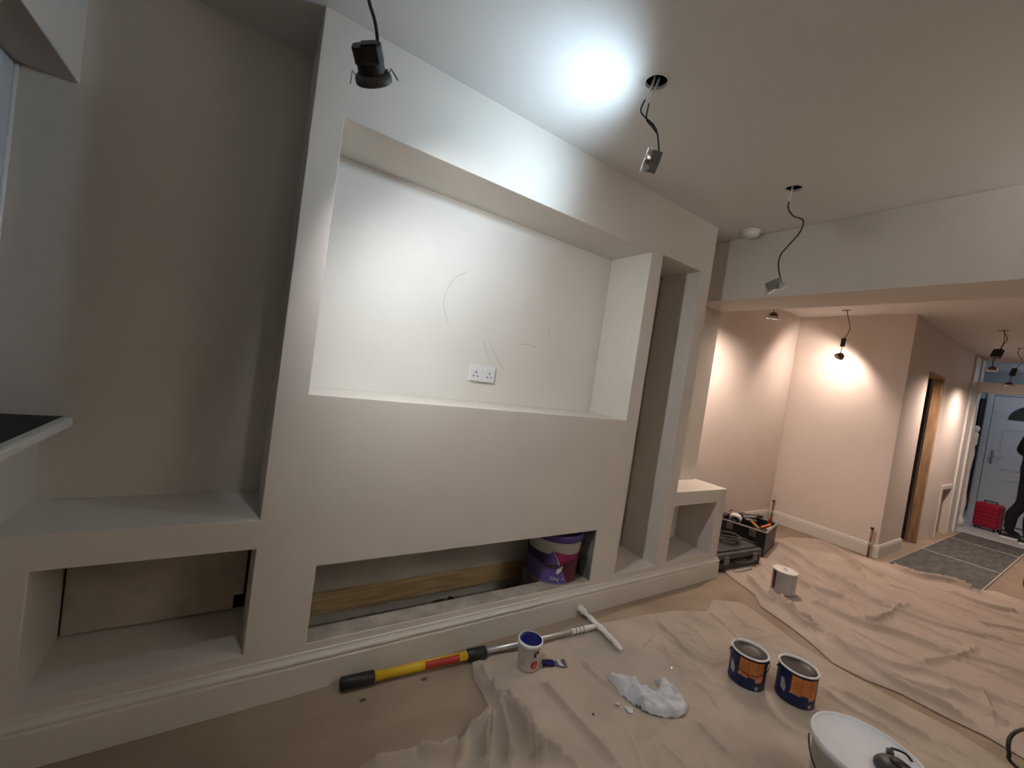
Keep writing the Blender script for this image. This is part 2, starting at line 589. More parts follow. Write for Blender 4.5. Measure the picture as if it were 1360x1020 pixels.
# faint loose pencil strokes on the recess back
for st in ([(0.93, 1.42), (0.97, 1.36), (1.02, 1.30), (1.045, 1.275)], [(0.90, 1.40), (0.93, 1.35), (0.965, 1.29)],
           [(1.30, 1.55), (1.315, 1.52), (1.32, 1.50)], [(0.70, 1.45), (0.66, 1.55), (0.69, 1.66), (0.76, 1.72)],
           [(1.12, 1.42), (1.18, 1.425), (1.24, 1.42)]):
    pl = MB()
    L = smooth_line([(x, 0.2995, z) for x, z in st], 5)
    vs = []
    for i, p in enumerate(L):
        t = (L[min(i + 1, len(L) - 1)] - L[max(i - 1, 0)]).normalized()
        nn = Vector((-t.z, 0, t.x)) * 0.0008
        vs += [p + nn, p - nn]
    pl.add(vs, [(2 * i, 2 * i + 1, 2 * i + 3, 2 * i + 2) for i in range(len(L) - 1)])
    pl.build('pencil_line', PENCIL, media, fixn=False)

# --- skirting board along the media wall
SK = [(0.0, 0.0), (0.0185, 0.0), (0.0185, 0.104), (0.0165, 0.108), (0.0135, 0.110), (0.0135, 0.1135), (0.0175, 0.116), (0.0188, 0.121),
      (0.0175, 0.127), (0.013, 0.132), (0.0095, 0.139), (0.0085, 0.147), (0.0, 0.147)]


def skirting(path, prof, name):
    """path: xy polyline, wall on its left hand side; profile thickness grows to the right"""
    mb = MB()
    P = [Vector((x, y)) for x, y in path]
    rows = []
    for i, p in enumerate(P):
        d0 = (P[i] - P[i - 1]).normalized() if i else (P[1] - P[0]).normalized()
        d1 = (P[i + 1] - P[i]).normalized() if i < len(P) - 1 else d0
        n0 = Vector((d0.y, -d0.x))
        n1 = Vector((d1.y, -d1.x))
        b = (n0 + n1).normalized()
        k = 1 / max(0.2, b.dot(n0))
        rows.append([(p.x + b.x * t * k, p.y + b.y * t * k, z) for t, z in prof])
    n = len(prof)
    vs = [v for r in rows for v in r]
    fs = []
    for i in range(len(rows) - 1):
        for j in range(n - 1):
            fs.append((i * n + j, (i + 1) * n + j, (i + 1) * n + j + 1, i * n + j + 1))
    fs.append(tuple(range(n)))
    fs.append(tuple((len(rows) - 1) * n + j for j in range(n)))
    mb.add(vs, fs)
    return mb.build(name, SKIRT)


struct(skirting([(XL, -0.0005), (2.8915, -0.0005), (2.8915, 0.29)], SK, 'baseboard_media'),
       'painted moulded skirting board along the media wall', 'skirting')
SKF = [(0, 0), (0.016, 0), (0.016, 0.10), (0.012, 0.108), (0.014, 0.114), (0.007, 0.128), (0.0, 0.13)]
struct(skirting([(2.86, 0.6395), (XF - 0.0005, 0.6395), (XF - 0.0005, YH - 0.0005), (5.79, YH - 0.0005)], SKF, 'baseboard_far'),
       'white skirting board around the far alcove', 'skirting')

# --- alcove back wall, pier, beam
wb = MB()
wb.box((XL - 0.3, YB, 0), (0.0, YB + 0.1, ZC))
struct(wb.build('wall_alcove', PAINT), 'shadowed plain back wall of the left alcove', 'wall')
wp = MB()
wp.box((2.2945, 0.235, 0.651), (2.85, 0.75, ZC - 0.0005))
wp.box((2.2945, 0.30, 0), (2.85, 0.75, 0.651))
struct(wp.build('wall_pier', PAINT), 'narrow plain pier beside the tall niche', 'wall')
bm_ = MB()
bm_.box((2.52, YR, 1.942), (2.85, 0.2345, ZC - 0.0005))
struct(bm_.build('trim_1', PAINT, bevel=0.003), 'boxed ceiling beam over the opening to the far room', 'beam')

# --- left wall with bay window opening
wl = MB()
WY0, WY1, WZ0, WZ1, WX = -1.30, YB, 0.90, 1.945, -0.80
wl.box((XL - 0.3, YR, 0), (XL, YB, WZ0))
wl.box((XL - 0.3, YR, WZ1), (XL, YB, ZC))
wl.box((XL - 0.3, YR, WZ0), (XL, WY0, WZ1))
struct(wl.build('wall_left', PAINT, bevel=0.004), 'window wall at the left edge', 'wall')
win = bpy.data.objects.new('window_1', None)
COL.objects.link(win)
win.location = (0, 0, 0)
struct(win, 'white framed window in the deep reveal at the left edge', 'window')
wf = MB()
wf.box((-0.80, 0.235, WZ0), (-0.738, 0.299, WZ1 - 0.001))
wf.box((-0.80, WY0 + 0.001, WZ0), (-0.738, WY0 + 0.065, WZ1 - 0.001))
wf.box((-0.80, WY0 + 0.065, WZ1 - 0.065), (-0.738, 0.235, WZ1 - 0.001))
wf.box((-0.80, WY0 + 0.065, WZ0), (-0.738, 0.235, WZ0 + 0.065))
wf.box((-0.79, -0.56, WZ0 + 0.065), (-0.745, -0.50, WZ1 - 0.065))
wf.build('window_frame', DOORW, win, bevel=0.004)
wf = MB()
wf.tube([(-0.735, 0.294, WZ0 + 0.03), (-0.735, 0.294, WZ1 - 0.003)], 0.006, 10)
wf.build('sealant_bead', WHITEP, win)
for ya, yb in ((WY0 + 0.065, -0.56), (-0.50, 0.235)):
    g = MB()
    g.box((-0.775, ya, WZ0 + 0.065), (-0.765, yb, WZ1 - 0.065))
    g.build('pane', LEAD, win)
sl = MB()
sl.box((-0.738, WY0 - 0.03, 0.90), (-0.562, 0.299, 0.918))
s_o = struct(sl.build('trim_2', SILLTOP), 'dirty bare window sill board with white nosing', 'sill')
nz = MB()
nz.box((-0.562, WY0 - 0.03, 0.893), (-0.530, 0.268, 0.922))
nz.build('sill_nosing', WHITEW, s_o, bevel=0.008)

# --- far room
fl = MB()
fl.box((2.85, 0.64, 0), (XF + 0.1, 0.75, ZC))
struct(fl.build('wall_far_left', FARPAINT), 'left side wall of the far alcove under the warm lamps', 'wall')
ff = MB()
ff.box((XF, YH, 0), (XF + 0.1, 0.64, ZC))
struct(ff.build('wall_far', FARPAINT, bevel=0.003), 'far wall washed by the tilted warm lamp', 'wall')
hw = MB()
OX0, OX1, OZ = 5.80, 6.43, 1.90
hw.box((XF + 0.1, YH, 0), (OX0, YH + 0.10, ZC))
hw.box((OX0, YH, OZ), (OX1, YH + 0.10, ZC))
PX0, PX1, PZ = 7.16, 7.64, 0.60
hw.box((OX1, YH, 0), (PX0, YH + 0.10, ZC))
hw.box((PX0, YH, PZ), (PX1, YH + 0.10, ZC))
hw.box((PX1, YH, 0), (XP, YH + 0.10, ZC))
hw.box((PX0, YH + 0.07, 0), (PX1, YH + 0.10, PZ))
hwo = struct(hw.build('wall_hall', FARPAINT), 'wall with unlined doorway leading towards the hall', 'wall')
# unlined doorway: raw timber on the right, cupboard dark behind
tj = MB()
tj.box((OX1 - 0.035, YH - 0.004, 0), (OX1 + 0.012, YH + 0.075, OZ))
tj.build('timber_jamb', WOOD, hwo, bevel=0.003)
tj = MB()
tj.box((OX0, YH - 0.003, OZ - 0.03), (OX1 - 0.036, YH + 0.12, OZ))
tj.build('timber_head', WOOD, hwo, bevel=0.003)
cv = MB()
a, b, c, d = OX0 - 0.5, 7.0, YH + 0.1, 0.75
cv.quad((a, d, 0), (b, d, 0), (b, d, ZC), (a, d, ZC))
cv.quad((a, c, 0), (a, d, 0), (a, d, ZC), (a, c, ZC))
cv.quad((b, c, 0), (b, d, 0), (b, d, ZC), (b, c, ZC))
cv.build('cupboard_wall', mat('cupboard_grey', (0.25, 0.25, 0.25), 0.9, noise=0.2), hwo)
pf = MB()
pf.box((PX0 - 0.035, YH - 0.014, PZ - 0.005), (PX1 + 0.03, YH - 0.0005, PZ + 0.045))
pf.box((PX1 - 0.005, YH - 0.014, 0.0), (PX1 + 0.03, YH - 0.0005, PZ - 0.005))
pf.box((PX0 - 0.035, YH - 0.014, 0.0), (PX0 + 0.004, YH - 0.0005, PZ - 0.005))
pf.build('hatch_frame', WHITEW, hwo, bevel=0.002)
pp = MB()
pp.box((PX0 + 0.002, YH + 0.045, 0.002), (PX1 - 0.006, YH + 0.069, PZ - 0.004))
pp.build('hatch_panel', mat('hatch_board', (0.42, 0.34, 0.27), 0.8, noise=0.2), hwo)
ph = MB()
ph.box((PX0 + 0.09, YH + 0.02, PZ - 0.17), (PX0 + 0.16, YH + 0.044, PZ - 0.04))
ph.build('hatch_label', WHITEP, hwo)

# partition with glazed fanlight above the opening
QY0, QY1 = -0.375, -1.32
pw = MB()
pw.box((XP, YH - 0.001, 0), (XP + 0.12, -0.20, ZC))
pw.box((XP, YR, 0), (XP + 0.12, QY1 - 0.06, ZC))
pw.box((XP, QY1 - 0.06, 2.31), (XP + 0.12, YH - 0.001, ZC))
struct(pw.build('wall_partition', FARPAINT), 'partition wall around the opening to the hall', 'wall')
d1 = bpy.data.objects.new('door_1', None)
COL.objects.link(d1)
struct(d1, 'cream lining of the open doorway to the hall with glazed fanlight', 'doorway')
dl = MB()
dl.box((XP - 0.02, QY0, 0), (XP + 0.14, YH - 0.0015, 2.315))
dl.box((XP - 0.02, QY1 - 0.06, 0), (XP + 0.14, QY1, 2.315))
dl.build('door_lining', WHITEW, d1, bevel=0.003)
dl = MB()
dl.box((XP - 0.02, QY1, 1.895), (XP + 0.14, QY0, 2.025))
dl.build('transom', WHITEW, d1, bevel=0.003)
dl = MB()
dl.box((XP + 0.05, QY1, 2.03), (XP + 0.056, QY0, 2.31))
dl.build('pane', GLASS, d1)
dl = MB()
dl.box((7.72, YH - 0.022, 0), (7.98, YH - 0.0005, 2.33))
dl.build('architrave', WHITEW, d1, bevel=0.003)

# hall beyond
hb = MB()
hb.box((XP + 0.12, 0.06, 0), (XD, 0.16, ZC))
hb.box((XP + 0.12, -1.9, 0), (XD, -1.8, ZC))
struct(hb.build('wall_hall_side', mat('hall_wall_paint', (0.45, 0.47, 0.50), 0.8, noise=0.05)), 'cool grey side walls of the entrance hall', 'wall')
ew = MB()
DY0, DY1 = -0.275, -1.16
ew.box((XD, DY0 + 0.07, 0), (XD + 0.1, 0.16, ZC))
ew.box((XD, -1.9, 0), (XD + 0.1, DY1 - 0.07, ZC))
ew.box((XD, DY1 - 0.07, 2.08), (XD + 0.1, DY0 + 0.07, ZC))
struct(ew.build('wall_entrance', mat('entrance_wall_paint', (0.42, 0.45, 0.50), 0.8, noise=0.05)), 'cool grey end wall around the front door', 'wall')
d2 = bpy.data.objects.new('door_2', None)
COL.objects.link(d2)
struct(d2, 'white panelled front door with arched fan glazing', 'door')
df = MB()
df.box((XD - 0.03, DY0, 0), (XD + 0.06, DY0 + 0.07, 2.08))
df.box((XD - 0.03, DY1 - 0.07, 0), (XD + 0.06, DY1, 2.08))
df.box((XD - 0.03, DY1, 2.01), (XD + 0.06, DY0, 2.08))
df.build('door_frame', DOORW, d2, bevel=0.004)
lf = MB()
lf.box((XD - 0.005, DY1 + 0.006, 0.02), (XD + 0.04, DY0 - 0.006, 2.004))
leaf = lf.build('door_leaf', DOORW, d2, bevel=0.004)
cy = (DY0 + DY1) / 2
for (za, zb) in ((0.22, 0.72), (0.86, 1.50)):
    for (ya, yb) in ((cy + 0.04, cy + 0.29), (cy - 0.29, cy - 0.04)):
        pn = MB()
        t = 0.018
        for q in (((ya, za), (yb, za + t)), ((ya, zb - t), (yb, zb)), ((ya, za + t), (ya + t, zb - t)), ((yb - t, za + t), (yb, zb - t))):
            pn.box((XD - 0.013, q[0][0], q[0][1]), (XD - 0.0055, q[1][0], q[1][1]))
        pn.build('panel_moulding', DOORW, leaf)
ar = MB()
arc_pts = [(cy + 0.27 * math.cos(a), 1.64 + 0.25 * math.sin(a)) for a in np.linspace(0, math.pi, 20)]
ar.add([(XD - 0.0062, y, z) for y, z in arc_pts] + [(XD - 0.011, y, z) for y, z in arc_pts],
       [tuple(range(20)), tuple(range(39, 19, -1))] + [(i, i + 1, 21 + i, 20 + i) for i in range(19)] + [(19, 0, 20, 39)])
arch = ar.build('arched_pane', LEAD, leaf)
for a in np.linspace(0, math.pi, 7)[1:-1]:
    gbm = MB()
    gbm.tube([(XD - 0.012, cy, 1.645), (XD - 0.012, cy + 0.265 * math.cos(a), 1.64 + 0.245 * math.sin(a))], 0.004, 6)
    gbm.build('glazing_bar', MGREY, leaf)
hp = MB()
hp.box((XD - 0.018, DY0 - 0.10, 0.92), (XD - 0.0055, DY0 - 0.062, 1.13))
hp.build('handle_plate', CHROME, leaf, bevel=0.004)
hp = MB()
hp.tube([(XD - 0.018, DY0 - 0.081, 1.05), (XD - 0.06, DY0 - 0.081, 1.05), (XD - 0.062, DY0 - 0.10, 1.05), (XD - 0.062, DY0 - 0.20, 1.045)], 0.009, 8)
hp.build('lever', CHROME, leaf)
lb = MB()
lb.box((XD - 0.014, cy - 0.13, 0.775), (XD - 0.0055, cy + 0.13, 0.815))
lb.build('letter_plate', CHROME, leaf, bevel=0.003)

# remaining enclosure (right-hand wall of the room)
wr = MB()
wr.box((XL - 0.3, YR - 0.1, 0), (XP + 0.12, YR, ZC))
struct(wr.build('wall_right', PAINT), 'plain wall on the right side of the room', 'wall')


# ================================================================== hanging downlights
def downlight(label, hole, pos, axis, cables, style, lit=None, box_at=None, roll=0.0, group=None, scale=1.0, beam=None):
    H = Vector((hole[0], hole[1], ZC))
    t = empty('hanging_downlight', H, label, 'downlight', group)
    inv = Matrix.Translation(-H)
    pos = Vector(pos)
    axis = Vector(axis).normalized()
    M = inv @ frame_from_axis(-axis, pos, roll) @ Matrix.Scale(scale, 4)
    tr = Matrix.Translation
    if style == 'dark':
        bez, can, trim = DGREY, BLACK, MGREY
    elif style == 'grey':
        bez, can, trim = CHROME, MGREY, STEEL
    else:
        bez, can, trim = CHROME, BROWNP, STEEL
    b = MB()
    b.lathe([(0.030, 0.004), (0.031, -0.001), (0.038, -0.003), (0.043, 0.0), (0.0435, 0.003), (0.041, 0.006), (0.033, 0.007),
             (0.0325, 0.018), (0.030, 0.018), (0.030, 0.004)], 40, M=M)
    b.build('bezel', bez, t)
    if style == 'dark':
        b = MB()
        b.lathe([(0.0435, 0.003), (0.0435, 0.012), (0.040, 0.018), (0.033, 0.020)], 40, M=M)
        b.build('bezel_collar', DGREY, t)
    l = MB()
    l.lathe([(0.0005, 0.003), (0.030, 0.0035)], 28, M=M)
    l.build('lens', (LENS if not lit else (LENS_C if lit in ('tv', 'near') else LENS_W)), t)
    c = MB()
    if style == 'dark':
        c.lathe([(0.033, 0.007), (0.0325, 0.012), (0.032, 0.016), (0.032, 0.042), (0.030, 0.044)], 32, M=M)
        ch = 0.010
        hx, hy = 0.033, 0.026
        c.prism([(-hx + ch, -hy), (hx - ch, -hy), (hx, -hy + ch), (hx, hy - ch), (hx - ch, hy), (-hx + ch, hy), (-hx, hy - ch), (-hx, -hy + ch)],
                0.040, 0.074, M=M)
        c.box((-0.012, -0.020, 0.074), (0.024, 0.020, 0.078), M=M)
    elif style == 'grey':
        c.lathe([(0.029, 0.007), (0.028, 0.020), (0.024, 0.022)], 28, M=M)
        c.box((-0.029, -0.022, 0.018), (0.029, 0.022, 0.052), M=M)
        for k in range(5):
            c.box((-0.030, -0.020 + k * 0.009, 0.022), (0.030, -0.016 + k * 0.009, 0.050), M=M)
    else:
        c.lathe([(0.030, 0.006), (0.029, 0.020), (0.022, 0.038), (0.016, 0.044), (0.0005, 0.045)], 28, M=M)
    c.build('lamp_can', can, t, bevel=0.0015)
    for sgn in (-1, 1):
        k = MB()
        pts = [(sgn * 0.033, -0.006, 0.010), (sgn * 0.046, -0.006, 0.026), (sgn * 0.056, -0.006, 0.004), (sgn * 0.058, 0.0, 0.001),
               (sgn * 0.056, 0.006, 0.004), (sgn * 0.046, 0.006, 0.026), (sgn * 0.033, 0.006, 0.010)]
        k.tube([M @ Vector(p) for p in pts], 0.0011 * scale, 6)
        kk = k.build('spring_clip', trim, t)
        kb = MB()
        kb.box((sgn * 0.030 - 0.004, -0.009, 0.007), (sgn * 0.034 + 0.004, 0.009, 0.024), M=M)
        kb.build('clip_bracket', trim, kk)
    for i, (pts, r, mm) in enumerate(cables):
        k = MB()
        k.tube([inv @ v for v in smooth_line(pts, 5)], r, 8)
        k.build('cable', mm, t)
    if box_at:
        p0, p1, wd = box_at
        p0, p1 = Vector(p0), Vector(p1)
        BM = inv @ frame_from_axis(p1 - p0, p0)
        k = MB()
        k.box((-wd / 2, -wd / 3, 0), (wd / 2, wd / 3, (p1 - p0).length), M=BM)
        k.build('terminal_box', BLACK, t, bevel=0.003)
    if lit:
        W, colr, cone, blend = LIT[lit]
        ld_ = bpy.data.lights.new('lamp_beam', 'SPOT')
        ld_.energy = W
        ld_.color = colr
        ld_.spot_size = math.radians(cone)
        ld_.spot_blend = blend
        ld_.shadow_soft_size = 0.028
        lo = bpy.data.objects.new('lamp_beam', ld_)
        COL.objects.link(lo)
        lo.parent = t
        LM = inv @ frame_from_axis(-Vector(beam).normalized() if beam else -axis, pos + axis * 0.014)  # beam, if given, aims the light off the fixture's axis; no part tilts
        lo.matrix_local = LM
    return t


RU = lambda a, b, c: CAM_R * a + CAM_U * b + CAM_F * c
blk = BLACK
downlight('black downlight hanging nearest the camera on a dark cable, left of the recess', HOLES[0], (0.098, -0.452, 1.920),
          RU(0.0, -0.62, 0.77),
          [([(0.02, -0.49, ZC + 0.02), (0.018, -0.47, 2.30), (0.048, -0.415, 2.191), (0.065, -0.424, 2.119), (0.081, -0.436, 2.075),
             (0.091, -0.444, 2.035), (0.101, -0.452, 1.972)], 0.0045, blk)], 'dark', lit='near', roll=0.35, beam=(0.74, 0.38, -0.56))
downlight('grey downlight tilted to the left and lit, hanging above the television recess', HOLES[1], (1.005, -0.512, 2.078),
          RU(-0.93, 0.34, 0.10),
          [([(1.002, -0.505, 2.37), (0.993, -0.500, 2.316), (0.982, -0.493, 2.285)], 0.0042, WHITEP),
           ([(1.018, -0.512, 2.37), (1.003, -0.504, 2.302), (0.997, -0.501, 2.275)], 0.0042, WHITEP),
           ([(0.983, -0.493, 2.287), (0.975, -0.488, 2.246), (0.994, -0.501, 2.222), (1.018, -0.517, 2.202), (1.033, -0.528, 2.172),
             (1.044, -0.536, 2.115), (1.042, -0.532, 2.098)], 0.003, blk),
           ([(0.997, -0.501, 2.277), (0.995, -0.501, 2.222), (1.014, -0.515, 2.196), (1.032, -0.527, 2.175)], 0.003, blk)],
          'grey', lit='tv', roll=1.2)
downlight('grey downlight with bright bezel hanging by a wavy cable in front of the beam', HOLES[2], (2.040, -0.524, 1.850),
          RU(0.34, -0.93, -0.06),
          [([(2.050, -0.516, 2.37), (2.046, -0.514, 2.320), (2.043, -0.513, 2.290)], 0.004, WHITEP),
           ([(2.043, -0.513, 2.294), (2.044, -0.515, 2.255), (2.069, -0.533, 2.222), (2.098, -0.552, 2.216), (2.113, -0.562, 2.2),
             (2.103, -0.557, 2.146), (2.058, -0.531, 2.067), (2.035, -0.517, 2.018), (2.034, -0.519, 1.962), (2.050, -0.532, 1.900)], 0.0034, blk)],
          'grey', roll=0.5)
downlight('small lit brown downlight hanging straight down just beyond the beam', HOLES[3], (3.40, 0.124, 1.992), (0.05, 0.1, -1),
          [([(3.40, 0.125, 2.37), (3.402, 0.125, 2.20), (3.40, 0.124, 2.035)], 0.003, blk)], 'brown', lit='far_a', scale=1.15)
downlight('lit downlight tilted towards the far wall of the alcove', HOLES[4], (4.795, 0.118, 1.882), (0.50, 0.60, -0.62),
          [([(4.805, 0.125, 2.37), (4.833, 0.104, 2.264), (4.852, 0.089, 2.2), (4.846, 0.091, 2.138), (4.816, 0.108, 2.065)], 0.0034, blk),
           ([(4.811, 0.11, 2.00), (4.804, 0.112, 1.942), (4.785, 0.108, 1.91)], 0.0034, blk)], 'brown', lit='far_b',
          box_at=((4.817, 0.108, 2.07), (4.810, 0.11, 1.985), 0.034))
downlight('lit brown downlight with black terminal block in front of the doorway fanlight', HOLES[5], (5.952, -0.731, 1.945), (0.02, 0.0, -1),
          [([(5.985, -0.745, 2.37), (6.044, -0.78, 2.278), (6.024, -0.769, 2.23), (5.99, -0.751, 2.16)], 0.0035, COPPER),
           ([(6.01, -0.755, 2.37), (6.015, -0.765, 2.28), (6.015, -0.765, 2.23), (5.994, -0.751, 2.166)], 0.0035, COPPER),
           ([(5.962, -0.735, 2.085), (5.951, -0.728, 2.04), (5.952, -0.731, 1.98)], 0.0034, blk)], 'brown', lit='far_c',
          box_at=((5.99, -0.749, 2.16), (5.960, -0.734, 2.08), 0.065))
downlight('chrome downlight hanging furthest away, nearest the hall doorway', HOLES[6], (7.087, -0.720, 1.915), (0.1, 0.05, -1),
          [([(7.13, -0.746, 2.37), (7.136, -0.74, 2.288), (7.188, -0.776, 2.211), (7.125, -0.738, 2.11)], 0.0034, COPPER),
           ([(7.105, -0.728, 2.03), (7.095, -0.724, 1.98), (7.087, -0.72, 1.945)], 0.0034, blk)], 'brown', lit='far_d',
          box_at=((7.128, -0.739, 2.12), (7.104, -0.727, 2.03), 0.04))
downlight('unseen fill downlight added behind the camera towards the beam', HOLES[7], (2.05, -2.6, 2.02), (0.35, 0.15, 0.75),
          [([(2.05, -2.6, 2.37), (2.02, -2.6, 2.22), (2.0, -2.61, 2.06), (2.03, -2.605, 1.975)], 0.0034, blk)], 'grey', lit='rear_fill')

# hall ceiling lamp (out of sight above the hall)
hl = empty('hall_lamp', (9.0, -1.1, ZC), 'white round ceiling lamp in the entrance hall', 'ceiling lamp')
b = MB()
b.lathe([(0.0005, -0.06), (0.08, -0.05), (0.11, -0.02), (0.115, 0.0)], 32)
b.build('shade', mat('opal_shade', (0.9, 0.9, 0.9), 0.4, emit=(0.85, 0.92, 1.0), estr=3), hl)
ldt = bpy.data.lights.new('lamp_glow', 'POINT')
ldt.energy = LIT['hall'][0]
ldt.color = LIT['hall'][1]
ldt.shadow_soft_size = 0.1
lo = bpy.data.objects.new('lamp_glow', ldt)
COL.objects.link(lo)
lo.parent = hl
lo.location = (0, 0, -0.18)

# smoke alarm
sa = empty('smoke_alarm', (2.44, -0.125, ZC), 'round white smoke alarm on the ceiling before the beam', 'smoke alarm')
b = MB()
b.lathe([(0.054, 0.0), (0.054, -0.010), (0.051, -0.012)], 40)
b.build('base', WHITEP, sa)
b = MB()
b.lathe([(0.049, -0.0105), (0.050, -0.022), (0.044, -0.032), (0.020, -0.036), (0.0005, -0.036)], 40)
b.build('cover', WHITEP, sa)

# double socket
so = empty('wall_socket', (0.921, 0.2995, 1.191), 'white double power socket on the recess back wall', 'socket')
b = MB()
b.box((-0.073, -0.012, 0), (0.073, 0, 0.086))
b.build('face_plate', WHITEP, so, bevel=0.003)
for sx in (-0.040, 0.040):
    for (dx, dz, ww, hh) in ((0, 0.047, 0.006, 0.010), (-0.011, 0.027, 0.009, 0.005), (0.011, 0.027, 0.009, 0.005)):
        b = MB()
        b.box((sx + dx - ww / 2, -0.0126, dz - hh / 2), (sx + dx + ww / 2, -0.0119, dz + hh / 2))
        b.build('pin_hole', DARK, so)
    b = MB()
    sgn = -1 if sx < 0 else 1
    b.box((sgn * 0.012 - 0.006, -0.016, 0.055), (sgn * 0.012 + 0.006, -0.0119, 0.076), M=Matrix.Identity(4))
    b.build('rocker_switch', WHITEP, so, bevel=0.001)


# ================================================================== dust sheets
def pip(px, py, poly):
    x = np.array([p[0] for p in poly])
    y = np.array([p[1] for p in poly])
    inside = np.zeros(px.shape, bool)
    j = len(poly) - 1
    for i in range(len(poly)):
        c = ((y[i] > py) != (y[j] > py)) & (px < (x[j] - x[i]) * (py - y[i]) / (y[j] - y[i] + 1e-12) + x[i])
        inside ^= c
        j = i
    return inside


def seg_dist(px, py, a, b):
    dx, dy = b[0] - a[0], b[1] - a[1]
    L2 = dx * dx + dy * dy + 1e-12
    t = np.clip(((px - a[0]) * dx + (py - a[1]) * dy) / L2, 0, 1)
    qx, qy = a[0] + t * dx, a[1] + t * dy
    side = dx * (py - a[1]) - dy * (px - a[0])
    return np.hypot(px - qx, py - qy), qx, qy, np.sign(side)


def vnoise(x, y, s, seed):
    r = np.random.default_rng(seed)
    G = r.random((64, 64))
    x = x * s + 100
    y = y * s + 100
    i = np.floor(x).astype(int)
    j = np.floor(y).astype(int)
    fx, fy = x - i, y - j
    fx = fx * fx * (3 - 2 * fx)
    fy = fy * fy * (3 - 2 * fy)
    g = lambda a, b: G[a % 64, b % 64]
    return (g(i, j) * (1 - fx) + g(i + 1, j) * fx) * (1 - fy) + (g(i, j + 1) * (1 - fx) + g(i + 1, j + 1) * fx) * fy - 0.5


def smoothed(poly, n=4):
    return [tuple(v)[:2] for v in smooth_line([(x, y, 0) for x, y in poly], n)]


def dust_sheet(name, outline, folds, flats, step, base, seed, material, label, amp=0.004, extra=0.0):
    xs = [p[0] for p in outline]
    ys = [p[1] for p in outline]
    gx = np.arange(min(xs) - step, max(xs) + 2 * step, step)
    gy = np.arange(min(ys) - step, max(ys) + 2 * step, step)
    X, Y = np.meshgrid(gx, gy, indexing='ij')
    ins = pip(X, Y, outline)
    cell = ins[:-1, :-1] & ins[1:, :-1] & ins[:-1, 1:] & ins[1:, 1:]
    used = np.zeros_like(ins)
    used[:-1, :-1] |= cell
    used[1:, :-1] |= cell
    used[:-1, 1:] |= cell
    used[1:, 1:] |= cell
    full = np.zeros_like(ins)
    full[1:-1, 1:-1] = cell[:-1, :-1] & cell[1:, :-1] & cell[:-1, 1:] & cell[1:, 1:]
    bd = used & ~full
    # distance to outline, snap boundary vertices
    D = np.full(X.shape, 9.0)
    QX = X.copy()
    QY = Y.copy()
    for a, b in zip(outline, outline[1:] + outline[:1]):
        d, qx, qy, _ = seg_dist(X, Y, a, b)
        k = d < D
        D = np.where(k, d, D)
        QX = np.where(k, qx, QX)
        QY = np.where(k, qy, QY)
    Z = amp * (vnoise(X, Y, 3.0, seed) + 0.7 * vnoise(X, Y, 7.0, seed + 1) + 0.35 * vnoise(X, Y, 17.0, seed + 2)) + amp * 0.8
    u_ = (0.55 * X + 0.83 * Y)
    v_ = (-0.83 * X + 0.55 * Y)
    rid = np.clip(1 - np.abs(vnoise(u_ * 0.3, v_, 9.0, seed + 7)) * 9, 0, 1) ** 1.5 + 0.5 * np.clip(1 - np.abs(vnoise(u_, v_ * 0.5, 13.0, seed + 9)) * 9, 0, 1) ** 1.5
    msk = np.clip(vnoise(X, Y, 2.3, seed + 8) * 3 + 0.6, 0, 1)
    Z += extra * rid * msk
    wob_x = X + 0.02 * vnoise(X, Y, 9.0, seed + 5)
    wob_y = Y + 0.02 * vnoise(X, Y, 9.0, seed + 6)
    for (pts, A, wd) in folds:
        pts = smoothed(pts, 4) if len(pts) > 2 else pts
        best = np.full(X.shape, 9.0)
        sd = np.zeros(X.shape)
        tt = np.zeros(X.shape)
        n = len(pts) - 1
        for i, (a, b) in enumerate(zip(pts, pts[1:])):
            d, qx, qy, s_ = seg_dist(wob_x, wob_y, a, b)
            k = d < best
            best = np.where(k, d, best)
            sd = np.where(k, s_, sd)
            tt = np.where(k, (i + 0.5) / n, tt)
        taper = np.clip(np.minimum(tt, 1 - tt) * 5 + 0.25, 0, 1)
        # steep on one side, long slope on the other
        prof = np.where(sd > 0, np.exp(-(best / (wd * 0.42)) ** 2), np.exp(-(best / (wd * 1.35)) ** 1.25))
        Z = np.maximum(Z, Z * 0.5 + A * prof * taper) if A > 0 else Z + A * prof * taper
    for (cx, cy, r) in flats:
        d = np.hypot(X - cx, Y - cy)
        k = np.clip((d - r) / 0.06, 0, 1)
        k = k * k * (3 - 2 * k)
        Z = Z * k + 0.0005 * (1 - k)
    ed = np.clip(D / 0.032, 0, 1)
    Z = Z * ed
    # rolled hem
    Z += 0.0025 * np.exp(-((D - 0.012) / 0.008) ** 2)
    Z = np.clip(Z, 0, 0.12) + base
    X = np.where(bd & (D < 3 * step), QX, X)
    Y = np.where(bd & (D < 3 * step), QY, Y)
    Z = np.where(bd & (D < 3 * step), base, Z)
    idx = -np.ones(X.shape, int)
    idx[used] = np.arange(used.sum())
    V = np.stack([X[used], Y[used], Z[used]], 1)
    ci, cj = np.nonzero(cell)
    Fq = np.stack([idx[ci, cj], idx[ci + 1, cj], idx[ci + 1, cj + 1], idx[ci, cj + 1]], 1)
    me = bpy.data.meshes.new(name)
    me.from_pydata(V.tolist(), [], Fq.tolist())
    me.materials.append(material)
    me.polygons.foreach_set('use_smooth', np.ones(len(me.polygons), bool))
    me.update()
    o = bpy.data.objects.new(name, me)
    COL.objects.link(o)
    return tag(o, label, 'dust sheet')


